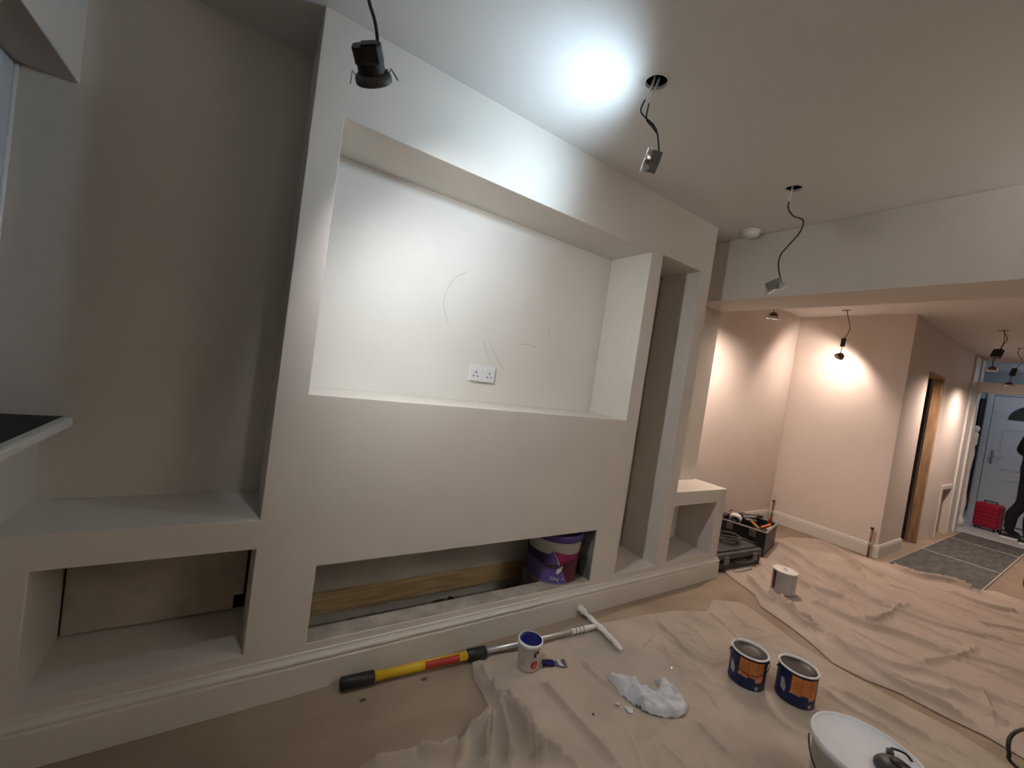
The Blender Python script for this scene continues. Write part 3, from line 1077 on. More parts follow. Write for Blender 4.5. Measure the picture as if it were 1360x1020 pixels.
S1 = [(0.86, -0.075), (0.95, -0.105), (1.083, -0.134), (1.223, -0.134), (1.414, -0.124), (1.614, -0.115), (1.754, -0.131), (1.908, -0.144), (2.15, -0.184),
      (2.364, -0.267), (2.553, -0.199), (2.724, -0.292), (2.678, -0.473), (2.603, -0.664), (2.59, -0.841), (2.599, -1.08), (2.623, -1.242),
      (2.589, -1.421), (2.55, -1.9), (2.3, -2.3), (1.2, -2.2), (0.6, -1.6), (0.28, -0.8), (0.26, -0.42), (0.325, -0.377), (0.366, -0.367), (0.474, -0.394),
      (0.496, -0.381), (0.587, -0.419), (0.646, -0.424), (0.698, -0.377), (0.761, -0.363), (0.798, -0.343), (0.807, -0.29), (0.809, -0.209), (0.839, -0.132)]
F1 = [[(1.07, -0.29), (1.07, -0.40), (1.07, -0.52), (1.08, -0.64), (1.09, -0.73)], [(0.87, -0.32), (0.86, -0.46), (0.87, -0.54), (0.95, -0.65)],
      [(1.32, -0.30), (1.31, -0.39), (1.33, -0.47), (1.34, -0.54)], [(1.80, -0.38), (1.74, -0.47), (1.74, -0.52)],
      [(1.97, -0.22), (1.91, -0.32), (1.91, -0.36), (1.87, -0.48), (1.90, -0.54), (1.88, -0.60)], [(2.35, -0.28), (2.33, -0.36), (2.30, -0.46)],
      [(1.20, -0.68), (1.31, -0.69), (1.42, -0.68)], [(1.30, -0.75), (1.30, -0.82)], [(1.52, -0.74), (1.51, -0.80), (1.50, -0.88)],
      [(1.94, -0.69), (1.90, -0.81), (1.86, -0.91), (1.89, -0.99)], [(2.36, -0.90), (2.39, -1.10), (2.41, -1.26)],
      [(1.70, -0.34), (1.88, -0.32), (2.09, -0.40)], [(1.72, -0.54), (1.90, -0.56), (2.04, -0.57)], [(1.95, -0.16), (2.17, -0.21), (2.33, -0.27)],
      [(2.55, -0.27), (2.48, -0.44)], [(2.37, -0.54), (2.59, -0.59)], [(2.31, -0.88), (2.27, -0.97), (2.30, -1.17)]]
A1 = [0.014, 0.022, 0.010, 0.008, 0.014, 0.009, 0.007, 0.007, 0.009, 0.012, 0.014, 0.008, 0.008, 0.008, 0.007, 0.007, 0.010]
F1B = [[(0.89, -0.13), (0.83, -0.32), (0.87, -0.45), (0.83, -0.56)], [(0.83, -0.36), (0.79, -0.48), (0.74, -0.57)], [(0.79, -0.37), (0.73, -0.46), (0.67, -0.54)],
       [(0.89, -0.42), (0.86, -0.54), (0.83, -0.61)], [(0.72, -0.39), (0.61, -0.48)], [(0.82, -0.34), (0.87, -0.39), (0.88, -0.58)],
       [(0.48, -0.40), (0.55, -0.44), (0.63, -0.45)], [(0.37, -0.39), (0.47, -0.41)], [(0.87, -0.09), (0.825, -0.23), (0.84, -0.34)],
       [(0.69, -0.39), (0.71, -0.42), (0.78, -0.39)]]
folds1 = [(p, a * 2.3, 0.012) for p, a in zip(F1, A1)] + [(p, 0.052, 0.014) for p in F1B]
for k in range(48):
    x, y = RNG.uniform(1.7, 2.5), RNG.uniform(-1.3, -0.22)
    th = RNG.uniform(-2.2, -0.7)
    L = RNG.uniform(0.08, 0.2)
    folds1.append(([(x, y), (x + 0.5 * L * math.cos(th) + 0.02, y + 0.5 * L * math.sin(th)), (x + L * math.cos(th), y + L * math.sin(th))],
                   RNG.uniform(0.007, 0.014), 0.009))
flats1 = [(1.07, -0.225, 0.085), (1.987, -0.69, 0.095), (2.10, -0.845, 0.095), (1.65, -1.20, 0.16), (1.18, -0.265, 0.07), (1.56, -0.17, 0.11), (1.50, -0.13, 0.12), (0.95, -0.12, 0.05)]
dust_sheet('dust_sheet', S1, folds1, flats1, 0.0062, 0.004, 11, CLOTH,
           'beige canvas dust sheet bunched at its left edge, under the orange tins', amp=0.005, extra=0.006)

S2 = [(3.16, 0.18), (3.132, 0.137), (3.005, -0.093), (2.937, -0.273), (2.812, -0.366), (2.749, -0.566), (2.689, -0.697), (2.605, -0.822), (2.622, -0.955),
      (2.679, -1.061), (2.695, -1.232), (2.721, -1.329), (2.708, -1.435), (2.75, -2.0), (3.2, -2.4), (4.6, -2.2), (5.40, -1.9), (5.40, -1.19), (5.419, -1.041),
      (5.268, -0.968), (5.258, -0.801), (5.064, -0.648), (5.04, -0.544), (5.06, -0.434), (4.98, -0.385), (4.97, -0.155), (5.02, 0.122), (4.703, 0.237),
      (4.348, 0.271), (4.197, 0.36), (3.9, 0.52), (3.3, 0.50)]
F2 = [[(4.11, 0.25), (3.89, -0.04), (3.76, -0.26)], [(4.79, 0.14), (4.76, -0.10), (4.59, -0.28), (4.31, -0.47)], [(3.92, 0.04), (3.52, -0.30), (3.50, -0.45), (3.62, -0.59)],
      [(3.27, -0.42), (3.23, -0.67), (3.38, -0.92), (3.47, -1.16)], [(3.35, -0.71), (3.48, -0.77), (4.06, -0.78)],
      [(2.93, -0.66), (2.80, -0.83), (2.72, -1.04), (2.74, -1.17), (2.76, -1.29)], [(2.84, -0.92), (2.79, -1.06), (2.99, -1.26)], [(3.40, -0.94), (3.65, -1.35)],
      [(3.09, -1.02), (3.40, -1.12), (3.76, -1.16)], [(4.78, -0.82), (4.79, -1.07), (4.95, -1.24)], [(4.08, -0.19), (3.79, -0.54), (3.82, -0.83)],
      [(3.62, -0.25), (3.36, -0.54)], [(3.07, -0.26), (2.92, -0.48), (2.93, -0.63)], [(4.29, 0.20), (4.13, -0.07), (3.90, -0.36), (3.92, -0.59)],
      [(4.94, -0.46), (4.90, -0.65), (5.11, -0.82), (5.12, -0.99)], [(3.20, -0.17), (3.11, -0.32), (2.84, -0.57), (2.89, -0.65)],
      [(4.93, 0.07), (4.60, -0.34), (4.43, -0.59)], [(3.75, -0.64), (3.88, -0.99), (4.19, -1.30)], [(2.89, -1.14), (2.94, -1.28), (2.87, -1.42)],
      [(3.25, -1.19), (3.02, -1.30), (2.85, -1.35)], [(4.29, -1.10), (4.49, -1.28)], [(3.15, -0.10), (2.96, -0.31), (2.93, -0.41)],
      [(2.85, -0.72), (2.92, -0.97), (3.06, -1.11), (3.15, -1.40)]]
A2 = [0.022, 0.028, 0.024, 0.022, 0.020, 0.022, 0.018, 0.014, 0.015, 0.018, 0.022, 0.018, 0.026, 0.022, 0.028, 0.026, 0.020, 0.014, 0.016, 0.016, 0.012, 0.022, 0.016]
folds2 = [(p, a * 2.3, 0.015) for p, a in zip(F2, A2)]
for k in range(75):
    x, y = RNG.uniform(3.0, 5.0), RNG.uniform(-1.6, 0.1)
    th = RNG.uniform(-2.45, -1.2)
    L = RNG.uniform(0.2, 0.7)
    folds2.append(([(x, y), (x + 0.5 * L * math.cos(th) + RNG.uniform(-0.04, 0.04), y + 0.5 * L * math.sin(th)), (x + L * math.cos(th), y + L * math.sin(th))],
                   RNG.uniform(0.010, 0.028), RNG.uniform(0.009, 0.015)))
flats2 = [(3.215, -0.32, 0.14), (3.15, 0.17, 0.2), (3.45, 0.17, 0.22), (3.9, 0.32, 0.33), (2.65, -1.40, 0.03)]
dust_sheet('dust_sheet', S2, folds2, flats2, 0.0075, 0.005, 23, CLOTH2,
           'pinkish beige dust sheet with long ripples spread through the opening to the far room', amp=0.009, extra=0.016)


# ================================================================== things on the floor
# extension pole with wide roller frame
pole = empty('extension_pole', (0.318, -0.060, 0.0), 'yellow and black extension pole with white roller frame lying along the skirting', 'paint pole')
PO = Vector((0.318, -0.060, 0))


def pl_(x, y, z):
    return Vector((x, y, z)) - PO


p0 = Vector((0.318, -0.058, 0.0265))
p1 = Vector((1.505, -0.152, 0.030))
pd = (p1 - p0)


def pp_(t):
    return p0 + pd * t - PO


b = MB()
b.tube([pp_(0), pp_(0.004), pp_(0.10), pp_(0.104)], [0.018, 0.023, 0.0235, 0.020], 20)
b.build('end_grip', BLACK, pole)
b = MB()
b.tube([pp_(0.098), pp_(0.435)], 0.0175, 20)
yg = b.build('yellow_shaft', YELLOW, pole)
b = MB()
ax_ = pd.normalized()
sd_ = Vector((0, 0, 1)).cross(ax_).normalized()      # towards the wall
up_ = ax_.cross(sd_)
vs = []
for t_ in (0.27, 0.395):
    for a in np.linspace(math.radians(-25), math.radians(75), 10):
        vs.append(pp_(t_) + (-sd_ * math.cos(a) + up_ * math.sin(a)) * 0.0180)
b.add(vs, [(i, i + 1, 11 + i, 10 + i) for i in range(9)], 0, True)
b.build('red_sticker', REDL, yg)
b = MB()
b.tube([pp_(0.428), pp_(0.432), pp_(0.498), pp_(0.502)], [0.019, 0.0245, 0.0255, 0.020], 20)
b.build('locking_collar', BLACK, pole)
b = MB()
b.tube([pp_(0.49), pp_(0.94)], 0.0115, 16)
b.build('inner_tube', ALU, pole)
b = MB()
b.tube([pp_(0.90), pp_(0.905), pp_(0.99), pp_(1.03)], [0.012, 0.015, 0.0145, 0.011], 16)
b.build('threaded_socket', WHITEW, pole)
b = MB()
for t0 in (0.915, 0.935, 0.955):
    ring = [pp_(t0 + 0.004 * math.sin(a)) + Vector((0, 0.0165 * math.cos(a), 0.0165 * math.sin(a))) for a in np.linspace(0, 6.28, 14)]
    b.tube(ring, 0.0016, 6)
b.build('wire_binding', BLACK, pole)
b = MB()
bar = [Vector((1.552, -0.012, 0.046)), Vector((1.556, -0.06, 0.040)), Vector((1.55, -0.15, 0.034)), Vector((1.546, -0.25, 0.030)), Vector((1.536, -0.335, 0.026))]
b.tube([v - PO for v in smooth_line(bar, 4)], [0.012 + 0.004 * math.sin(i * 2.3) + (0.006 if i < 4 else 0) for i in range(17)], 12)
b.build('roller_frame_bar', WHITEW, pole)
b = MB()
b.tube([v - PO for v in smooth_line([(1.575, -0.014, 0.03), (1.583, -0.08, 0.022), (1.574, -0.19, 0.022), (1.551, -0.31, 0.020)], 4)],
       [0.008 + 0.003 * math.sin(i * 1.9) for i in range(13)], 10)
b.build('roller_frame_rail', WHITEW, pole)

# crumpled clear plastic film
PLM = [(1.29, -0.36), (1.31, -0.22), (1.36, -0.10), (1.50, -0.075), (1.62, -0.12), (1.64, -0.33), (1.72, -0.45), (1.66, -0.58), (1.54, -0.62), (1.40, -0.58), (1.36, -0.47)]


def crumpled(name, outline, step, base, amp, seed, material, label, cat, hump=None, smoothn=3):
    ol = smoothed(outline + outline[:1], smoothn)[:-1]
    xs = [p[0] for p in ol]
    ys = [p[1] for p in ol]
    gx = np.arange(min(xs), max(xs) + step, step)
    gy = np.arange(min(ys), max(ys) + step, step)
    X, Y = np.meshgrid(gx, gy, indexing='ij')
    ins = pip(X, Y, ol)
    cell = ins[:-1, :-1] & ins[1:, :-1] & ins[:-1, 1:] & ins[1:, 1:]
    used = np.zeros_like(ins)
    for a in (0, 1):
        for c in (0, 1):
            used[a:X.shape[0] - 1 + a, c:X.shape[1] - 1 + c] |= cell
    full = np.zeros_like(ins)
    full[1:-1, 1:-1] = cell[:-1, :-1] & cell[1:, :-1] & cell[:-1, 1:] & cell[1:, 1:]
    bd = used & ~full
    D = np.full(X.shape, 9.0)
    QX, QY = X.copy(), Y.copy()
    for a, b_ in zip(ol, ol[1:] + ol[:1]):
        d, qx, qy, _ = seg_dist(X, Y, a, b_)
        k = d < D
        D = np.where(k, d, D)
        QX = np.where(k, qx, QX)
        QY = np.where(k, qy, QY)
    n1 = 1 - np.abs(vnoise(X, Y, 9, seed)) * 4
    n2 = 1 - np.abs(vnoise(X + 0.3 * Y, Y, 21, seed + 1)) * 4
    n3 = vnoise(X, Y, 45, seed + 2)
    Z = amp * (0.6 * np.clip(n1, 0, 1) + 0.4 * np.clip(n2, 0, 1) + 0.25 * n3 + 0.2)
    if hump:
        Z = Z + hump * np.clip(D / 0.03, 0, 1) ** 0.6
    Z = base + np.clip(Z * np.clip(D / 0.012, 0.1, 1), 0, 1)
    X = np.where(bd, QX, X)
    Y = np.where(bd, QY, Y)
    idx = -np.ones(X.shape, int)
    idx[used] = np.arange(used.sum())
    ci, cj = np.nonzero(cell)
    V = np.stack([X[used], Y[used], Z[used]], 1)
    F = np.stack([idx[ci, cj], idx[ci + 1, cj], idx[ci + 1, cj + 1], idx[ci, cj + 1]], 1)
    me = bpy.data.meshes.new(name)
    me.from_pydata(V.tolist(), [], F.tolist())
    me.materials.append(material)
    me.polygons.foreach_set('use_smooth', np.ones(len(me.polygons), bool))
    me.update()
    o = bpy.data.objects.new(name, me)
    COL.objects.link(o)
    return tag(o, label, cat)


crumpled('plastic_film', PLM, 0.009, 0.011, 0.010, 41, FILM, 'clear crumpled plastic film lying beside the roller frame', 'plastic film')
RAG = [(1.335, -0.43), (1.375, -0.425), (1.446, -0.50), (1.475, -0.565), (1.52, -0.56), (1.545, -0.52), (1.585, -0.55), (1.57, -0.61), (1.565, -0.66), (1.53, -0.69), (1.475, -0.70), (1.41, -0.675),
       (1.352, -0.62), (1.335, -0.56), (1.325, -0.49)]
crumpled('paint_rag', RAG, 0.005, 0.012, 0.034, 57, RAGM, 'white paint-soaked rag crumpled on the dust sheet', 'rag', hump=0.014)
for k, (x, y, r) in enumerate(((1.276, -0.548, 0.010), (1.300, -0.589, 0.017))):
    b = MB()
    pts = [(r * (1 + 0.3 * math.sin(3 * a + k * 2)) * math.cos(a), r * 0.9 * math.sin(a) * (1 + 0.25 * math.cos(4 * a))) for a in np.linspace(0, 6.283, 15)[:-1]]
    b.prism(pts, 0, 0.006)
    o = b.build('filler_flake', RAGM, bevel=0.002)
    o.location = (x, y, 0.0125)
    tag(o, ('smaller' if k == 0 else 'larger') + ' white flake of dried filler left of the rag', 'flake', 'filler flakes')
b = MB()
b.lathe([(0.0005, 0), (0.004, 0.0), (0.004, 0.003), (0.0015, 0.004), (0.0005, 0.004)], 10)
o = b.build('screw', BLACK)
o.location = (1.149, -0.543, 0.0125)
tag(o, 'tiny black screw head on the dust sheet', 'screw')

# small filler knife / scraper lying beside the tub
sk = empty('scraper', (1.18, -0.265, 0.009), 'blue handled scraper lying beside the blue lidded tub', 'scraper', rz=math.radians(-22))
b = MB()
b.prism([(-0.055, -0.014), (-0.01, -0.017), (0.0, -0.010), (0.0, 0.010), (-0.01, 0.017), (-0.055, 0.014)], 0.0, 0.010)
b.build('handle', BLUELID, sk, bevel=0.003)
b = MB()
b.prism([(0.0, -0.009), (0.03, -0.022), (0.055, -0.022), (0.055, 0.022), (0.03, 0.022), (0.0, 0.009)], 0.003, 0.0045)
b.build('blade', STEEL, sk)
b = MB()
b.prism([(0.022, -0.018), (0.038, -0.021), (0.030, 0.021), (0.014, 0.014)], 0.0046, 0.0054)
b.build('paint_smear', RAGM, sk)


def can_mat_idx(*a):
    return a


# small white tub with blue lid
tb = empty('filler_tub', (1.060, -0.225, 0.0065), 'small white filler tub with dark blue lid', 'tub', rz=math.radians(-35))
tb.scale = (0.97, 0.97, 0.86)
b = MB()
b.lathe([(0.0005, 0.001), (0.043, 0.001), (0.046, 0.005), (0.052, 0.118), (0.054, 0.119), (0.0545, 0.132)], 40)
b.build('tub_body', WHITEP, tb)
b = MB()
b.lathe([(0.0545, 0.120), (0.0565, 0.121), (0.0565, 0.139), (0.054, 0.1415), (0.0505, 0.1415)], 40)
b.build('lid_rim', WHITEP, tb)
b = MB()
b.lathe([(0.0508, 0.1412), (0.0495, 0.1385), (0.030, 0.1378), (0.028, 0.1385), (0.0005, 0.1385)], 40)
b.build('lid', BLUELID, tb)
rz_tub = lambda z: 0.046 + 0.006 * (z - 0.005) / 0.113
wrap_patch('black_logo', [[(0.022, 0.080), (0.034, 0.082), (0.033, 0.090), (0.045, 0.094), (0.046, 0.110), (0.030, 0.112), (0.020, 0.104)]], rz_tub, tb, BLACK)
wrap_patch('logo_mark', [[(0.028, 0.093), (0.034, 0.095), (0.036, 0.103), (0.029, 0.104)]], rz_tub, tb, PRINTW, eps=0.0018)
wrap_patch('red_roundel', [[(0.030 + 0.020 * math.cos(a), 0.040 + 0.022 * math.sin(a)) for a in np.linspace(0, 6.283, 17)[:-1]]], rz_tub, tb,
           mat('red_print', (0.55, 0.06, 0.05), 0.5, noise=0.25, nscale=40))
wrap_patch('roundel_mark', [[(0.022, 0.035), (0.034, 0.030), (0.038, 0.046), (0.030, 0.052)]], rz_tub, tb, PEACH, eps=0.0018)
wrap_patch('grey_panel', [[(-0.030, 0.030), (-0.016, 0.030), (-0.016, 0.058), (-0.030, 0.058)]], rz_tub, tb, PRINTG)


# orange and navy paint tins
def paint_tin(loc, rz, label, handle_dir):
    R_, Hh = 0.083, 0.150
    t = empty('paint_tin', loc, label, 'paint tin', 'orange and navy paint tins', rz=rz)
    t.scale = (0.9, 0.9, 0.93)
    b = MB()
    b.lathe([(0.0005, 0.002), (R_ - 0.002, 0.002), (R_ - 0.001, 0.0), (R_ + 0.001, 0.004), (R_, 0.008), (R_, Hh - 0.008), (R_ + 0.001, Hh - 0.003), (R_ + 0.001, Hh)], 56)
    b.build('tin_body', NAVY, t)
    b = MB()
    b.lathe([(R_ + 0.001, Hh - 0.003), (R_ + 0.0035, Hh - 0.001), (R_ + 0.004, Hh + 0.003), (R_ + 0.001, Hh + 0.006), (R_ - 0.004, Hh + 0.005), (R_ - 0.006, Hh - 0.003)], 56)
    b.build('rim', WHITEP, t)
    b = MB()
    b.lathe([(R_ - 0.005, Hh - 0.002), (R_ - 0.008, Hh - 0.005), (R_ - 0.014, Hh - 0.005), (R_ - 0.017, Hh + 0.0005), (R_ - 0.020, Hh - 0.002), (0.030, Hh - 0.006),
             (0.0005, Hh - 0.0065)], 56)
    b.build('lid', BLACK, t)
    rr = lambda z: R_
    top, bot = 0.138, 0.058
    for k, (sa_, sb_, m_) in enumerate(((-0.047, -0.006, ORANGE), (-0.004, 0.036, ORANGE), (0.038, 0.070, ORANGE))):
        wrap_patch('orange_panel', [[(sa_, bot + 0.004 * (k % 2)), (sb_, bot - 0.006 + 0.006 * (k % 2)), (sb_, top), (sa_, top)]], rr, t, m_)
        wrap_patch('panel_text', [[(sa_ + 0.006, z), (sb_ - 0.006, z - 0.001), (sb_ - 0.006, z + 0.003), (sa_ + 0.006, z + 0.004)] for z in (0.120, 0.104, 0.092)],
                   rr, t, GOLD, eps=0.0018)
    wrap_patch('skyline_print', [[(-0.050, 0.052), (-0.036, 0.056), (-0.034, 0.062), (-0.020, 0.062), (-0.020, 0.054), (-0.004, 0.058), (-0.004, 0.064), (-0.048, 0.068)]], rr, t, PEACH, eps=0.0020)
    wrap_patch('skyline_print', [[(0.030, 0.042), (0.062, 0.046), (0.062, 0.064), (0.030, 0.060)]], rr, t, PEACH, eps=0.0020)
    wrap_patch('grey_picture', [[(-0.095, 0.050), (-0.072, 0.040), (-0.068, 0.066), (-0.080, 0.098), (-0.097, 0.100)]], rr, t, PRINTG)
    wrap_patch('small_square', [[(0.034, 0.008), (0.050, 0.008), (0.050, 0.024), (0.034, 0.024)]], rr, t, PRINTG)
    wrap_patch('dark_band', [[(-0.12, 0.139), (0.11, 0.139), (0.11, 0.144), (-0.12, 0.144)]], rr, t, BLACK)
    # wire handle with lugs
    for s_ in (-1, 1):
        b = MB()
        b.lathe([(0.0005, 0.0), (0.008, 0.0), (0.007, 0.005), (0.0005, 0.006)], 14, M=frame_from_axis((s_, 0, 0), (s_ * R_, 0, 0.126)))
        b.build('handle_lug', BLACK, t)
    pts = []
    for a in np.linspace(0, math.pi, 22):
        drop = 0.050 * math.sin(a)
        r = R_ + 0.007
        ang = math.pi + a if handle_dir < 0 else math.pi - a
        pts.append((r * math.cos(ang), r * math.sin(ang), 0.126 - drop))
    b = MB()
    b.tube(pts, 0.0017, 6)
    b.build('wire_handle', BLACK, t)
    return t


paint_tin((1.987, -0.690, 0.0065), math.radians(-60), 'orange and navy paint tin, the left one further from the white bucket', -1)
paint_tin((2.100, -0.845, 0.0065), math.radians(-52), 'orange and navy paint tin, the right one nearest the white bucket', 1)

# silver tin
st = empty('silver_paint_tin', (3.215, -0.32, 0.0065), 'plain silver paint tin with white lid beyond the orange tins', 'paint tin', rz=math.radians(-50))
st.scale = (0.88, 0.88, 0.9)
b = MB()
b.lathe([(0.0005, 0.002), (0.083, 0.002), (0.0855, 0.005), (0.084, 0.009), (0.084, 0.164), (0.0855, 0.168)], 48)
b.build('tin_body', SILVER, st)
b = MB()
b.lathe([(0.084, 0.163), (0.089, 0.165), (0.089, 0.171), (0.084, 0.173), (0.078, 0.170), (0.074, 0.167), (0.0005, 0.166)], 48)
b.build('lid', mat('white_lid', (0.82, 0.80, 0.76), 0.5, noise=0.15, nscale=12), st)
b = MB()
b.tube([(0.0, -0.02, 0.167), (0.002, -0.018, 0.180), (0.0, 0.0, 0.187), (0.002, 0.018, 0.180), (0.0, 0.02, 0.167)], 0.005, 8)
b.build('lid_grip', WHITEP, st)
rr_ = lambda z: 0.084
wrap_patch('maroon_label', [[(-0.115, 0.022), (-0.088, 0.022), (-0.088, 0.160), (-0.115, 0.160)]], rr_, st, MAROON)
wrap_patch('grey_stamp', [[(0.025, 0.075), (0.045, 0.072), (0.045, 0.092), (0.025, 0.094)]], rr_, st, PRINTG)

# big white bucket in the foreground
WB = Vector((1.65, -1.20, 0.0065))
wbk = empty('white_bucket', WB, 'large white lidded bucket at the bottom edge in front of the tins', 'bucket')
b = MB()
b.lathe([(0.0005, 0.001), (0.122, 0.001), (0.126, 0.006), (0.138, 0.215), (0.142, 0.216), (0.142, 0.232), (0.139, 0.234)], 64)
b.build('bucket_body', mat('bucket_white', (0.62, 0.62, 0.60), 0.45, noise=0.12, nscale=6), wbk)
b = MB()
b.lathe([(0.139, 0.226), (0.1465, 0.228), (0.1475, 0.243), (0.145, 0.2475), (0.140, 0.2478), (0.1375, 0.243), (0.136, 0.2405), (0.0005, 0.2405)], 64)
b.build('lid', mat('lid_white', (0.80, 0.83, 0.88), 0.45, noise=0.05, nscale=14), wbk)
b = MB()
pts = [(0.146 * math.cos(a), 0.146 * math.sin(a), 0.205 - 0.09 * math.sin((a - math.radians(110)) / math.radians(180) * math.pi)) for a in
       np.linspace(math.radians(110), math.radians(290), 24)]
b.tube(pts, 0.0025, 8)
b.build('wire_handle', BLACK, wbk)

# dark rounded power tool on the bucket lid
pt = empty('palm_sander', (1.632, -1.272, 0.2485), 'dark grey rounded power tool resting on the white bucket lid', 'power tool', rz=0.3)
b = MB()
b.lathe([(0.0005, 0.0), (0.050, 0.0), (0.055, 0.004), (0.055, 0.010), (0.052, 0.016), (0.046, 0.024), (0.030, 0.033), (0.0005, 0.036)], 32)
b.build('tool_body', DGREY, pt)
b = MB()
b.lathe([(0.0005, 0.035), (0.022, 0.034), (0.019, 0.040), (0.0005, 0.042)], 20)
b.build('cap', BLACK, pt)
b = MB()
b.box((0.040, 0.006, 0.012), (0.066, 0.024, 0.030))
b.build('switch_block', BLACK, pt, bevel=0.004)
b = MB()
b.tube(smooth_line([(0.064, 0.014, 0.022), (0.085, 0.006, 0.022), (0.105, -0.03, 0.012), (0.125, -0.06, -0.04), (0.150, -0.10, -0.15), (0.21, -0.15, -0.232)], 5), 0.0038, 8)
b.build('power_cord', BLACK, pt)

# black cable arching over the gap between the sheets
b = MB()
L = smooth_line([(2.30, -1.85, 0.016), (2.46, -1.62, 0.016), (2.57, -1.43, 0.02), (2.563, -1.408, 0.06), (2.565, -1.402, 0.10), (2.60, -1.405, 0.118), (2.68, -1.418, 0.118),
                 (2.80, -1.44, 0.09), (2.95, -1.52, 0.03), (3.1, -1.62, 0.026)], 6)
b.tube(L, 0.0065, 10)
tag(b.build('black_cable', BLACK), 'black cable looping up from the dust sheet at the right edge', 'cable')

# small dark red thing at far right on the boards
o = empty('red_toolcase', (5.98, -1.20, 0.0), 'small dark red case at the right edge beside the grey tiles', 'case', rz=0.2)
b = MB()
b.box((-0.07, -0.06, 0), (0.07, 0.06, 0.075))
b.build('shell', TOOLR, o, bevel=0.01)
b = MB()
b.tube([(-0.03, 0, 0.074), (-0.028, 0, 0.092), (0.028, 0, 0.092), (0.03, 0, 0.074)], 0.005, 8)
b.build('handle', BLACK, o)

# purple bucket in the fireplace slot
PB = Vector((1.452, 0.150, 0.1775))
pb = empty('purple_bucket', PB, 'white paint bucket with purple and magenta label in the fireplace slot', 'bucket', rz=math.radians(-36))
pb.scale = (1.03, 1.03, 1.07)
b = MB()
b.lathe([(0.0005, 0.001), (0.132, 0.001), (0.135, 0.006), (0.1435, 0.225), (0.146, 0.226)], 64)
b.build('bucket_body', mat('tub_white', (0.60, 0.60, 0.58), 0.45, noise=0.06, nscale=8), pb)
b = MB()
b.lathe([(0.1445, 0.214), (0.151, 0.216), (0.1515, 0.245), (0.149, 0.250), (0.144, 0.250), (0.140, 0.243), (0.0005, 0.242)], 64)
b.build('lid', PURPLE, pb)
rp = lambda z: 0.135 + 0.0085 * (z - 0.006) / 0.219
S0, S1_ = -0.23, 0.19
wrap_patch('violet_panel', [[(S0, 0.008), (0.085, 0.008), (0.012, 0.120), (-0.06, 0.105), (S0, 0.110)]], rp, pb, PURPLE_L)
wrap_patch('deep_purple_panel', [[(S0, 0.110), (-0.06, 0.105), (-0.018, 0.150), (S0, 0.150)]], rp, pb, PURPLE_D)
wrap_patch('purple_panel', [[(-0.06, 0.105), (0.012, 0.120), (0.020, 0.118), (-0.016, 0.168)]], rp, pb, PURPLE)
wrap_patch('maroon_panel', [[(0.088, 0.008), (S1_, 0.008), (S1_, 0.120), (0.050, 0.120), (0.030, 0.098)]], rp, pb, MAROON)
wrap_patch('magenta_panel', [[(-0.012, 0.170), (0.026, 0.118), (0.030, 0.098), (0.050, 0.120), (S1_, 0.120), (S1_, 0.155), (0.06, 0.158)]], rp, pb, MAGENTA)
wrap_patch('white_bird_mark', [[(0.020, 0.056), (0.030, 0.060), (0.044, 0.078), (0.050, 0.100), (0.040, 0.098), (0.028, 0.084), (0.020, 0.086), (0.016, 0.070)]], rp, pb, PRINTW, eps=0.0022)
tp = [[(x + 0.012, z + 0.024) for x, z in p] for p in text_polys('20kg', 0.026)]
wrap_patch('weight_lettering', tp, rp, pb, PRINTW, eps=0.0024)
wrap_patch('small_mark', [[(0.052, 0.030), (0.060, 0.030), (0.058, 0.038), (0.052, 0.036)]], rp, pb, PRINTW, eps=0.0024)
b = MB()
hpts = [(0.149 * math.cos(a), 0.149 * math.sin(a), 0.205 - 0.105 * math.sin((a - math.radians(175)) / math.radians(180) * math.pi)) for a in
        np.linspace(math.radians(175), math.radians(355), 26)]
b.tube(hpts, 0.0024, 8)
b.build('wire_handle', BLACK, pb)
b = MB()
mid = hpts[9:15]
b.tube(mid, 0.0065, 10)
b.build('handle_grip', BLACK, pb)
for s_ in (hpts[0], hpts[-1]):
    b = MB()
    n_ = Vector((s_[0], s_[1], 0)).normalized()
    b.lathe([(0.0005, 0.0), (0.012, 0.0), (0.010, 0.008), (0.0005, 0.009)], 16, M=frame_from_axis(n_, (n_.x * 0.142, n_.y * 0.142, 0.205)))
    b.build('handle_lug', BLACK, pb)


# ================================================================== tool boxes at the end of the media wall
cs = empty('tool_case', (3.28, 0.175, 0.0065), 'closed flat black tool case on the floor at the end of the media wall', 'tool case', rz=math.radians(-4))
b = MB()
b.box((-0.30, -0.165, 0.0), (0.28, 0.165, 0.075))
b.build('case_base', BLACK, cs, bevel=0.012)
b = MB()
b.box((-0.305, -0.17, 0.078), (0.285, 0.17, 0.128))
lidc = b.build('case_lid', DGREY, cs, bevel=0.014)
for (xa, xb, ya, yb) in ((-0.27, -0.06, -0.14, 0.14), (0.0, 0.25, -0.14, -0.02), (0.0, 0.25, 0.02, 0.14), (-0.055, -0.005, -0.15, 0.15)):
    b = MB()
    b.box((xa, ya, 0.126), (xb, yb, 0.142))
    b.build('lid_rib', DGREY, lidc, bevel=0.006)
for x in (-0.2, 0.17):
    b = MB()
    b.box((x - 0.03, -0.183, 0.05), (x + 0.03, -0.168, 0.108))
    b.build('latch', MGREY, cs, bevel=0.004)
b = MB()
b.tube(smooth_line([(-0.10, -0.165, 0.060), (-0.10, -0.20, 0.062), (0.0, -0.212, 0.062), (0.10, -0.20, 0.062), (0.10, -0.165, 0.060)], 4), 0.009, 10)
b.build('carry_handle', BLACK, cs)
b = MB()
b.tube([(0.275, -0.13, 0.045), (0.33, -0.13, 0.05), (0.335, 0.0, 0.05), (0.33, 0.13, 0.05), (0.275, 0.13, 0.045)], 0.011, 10)
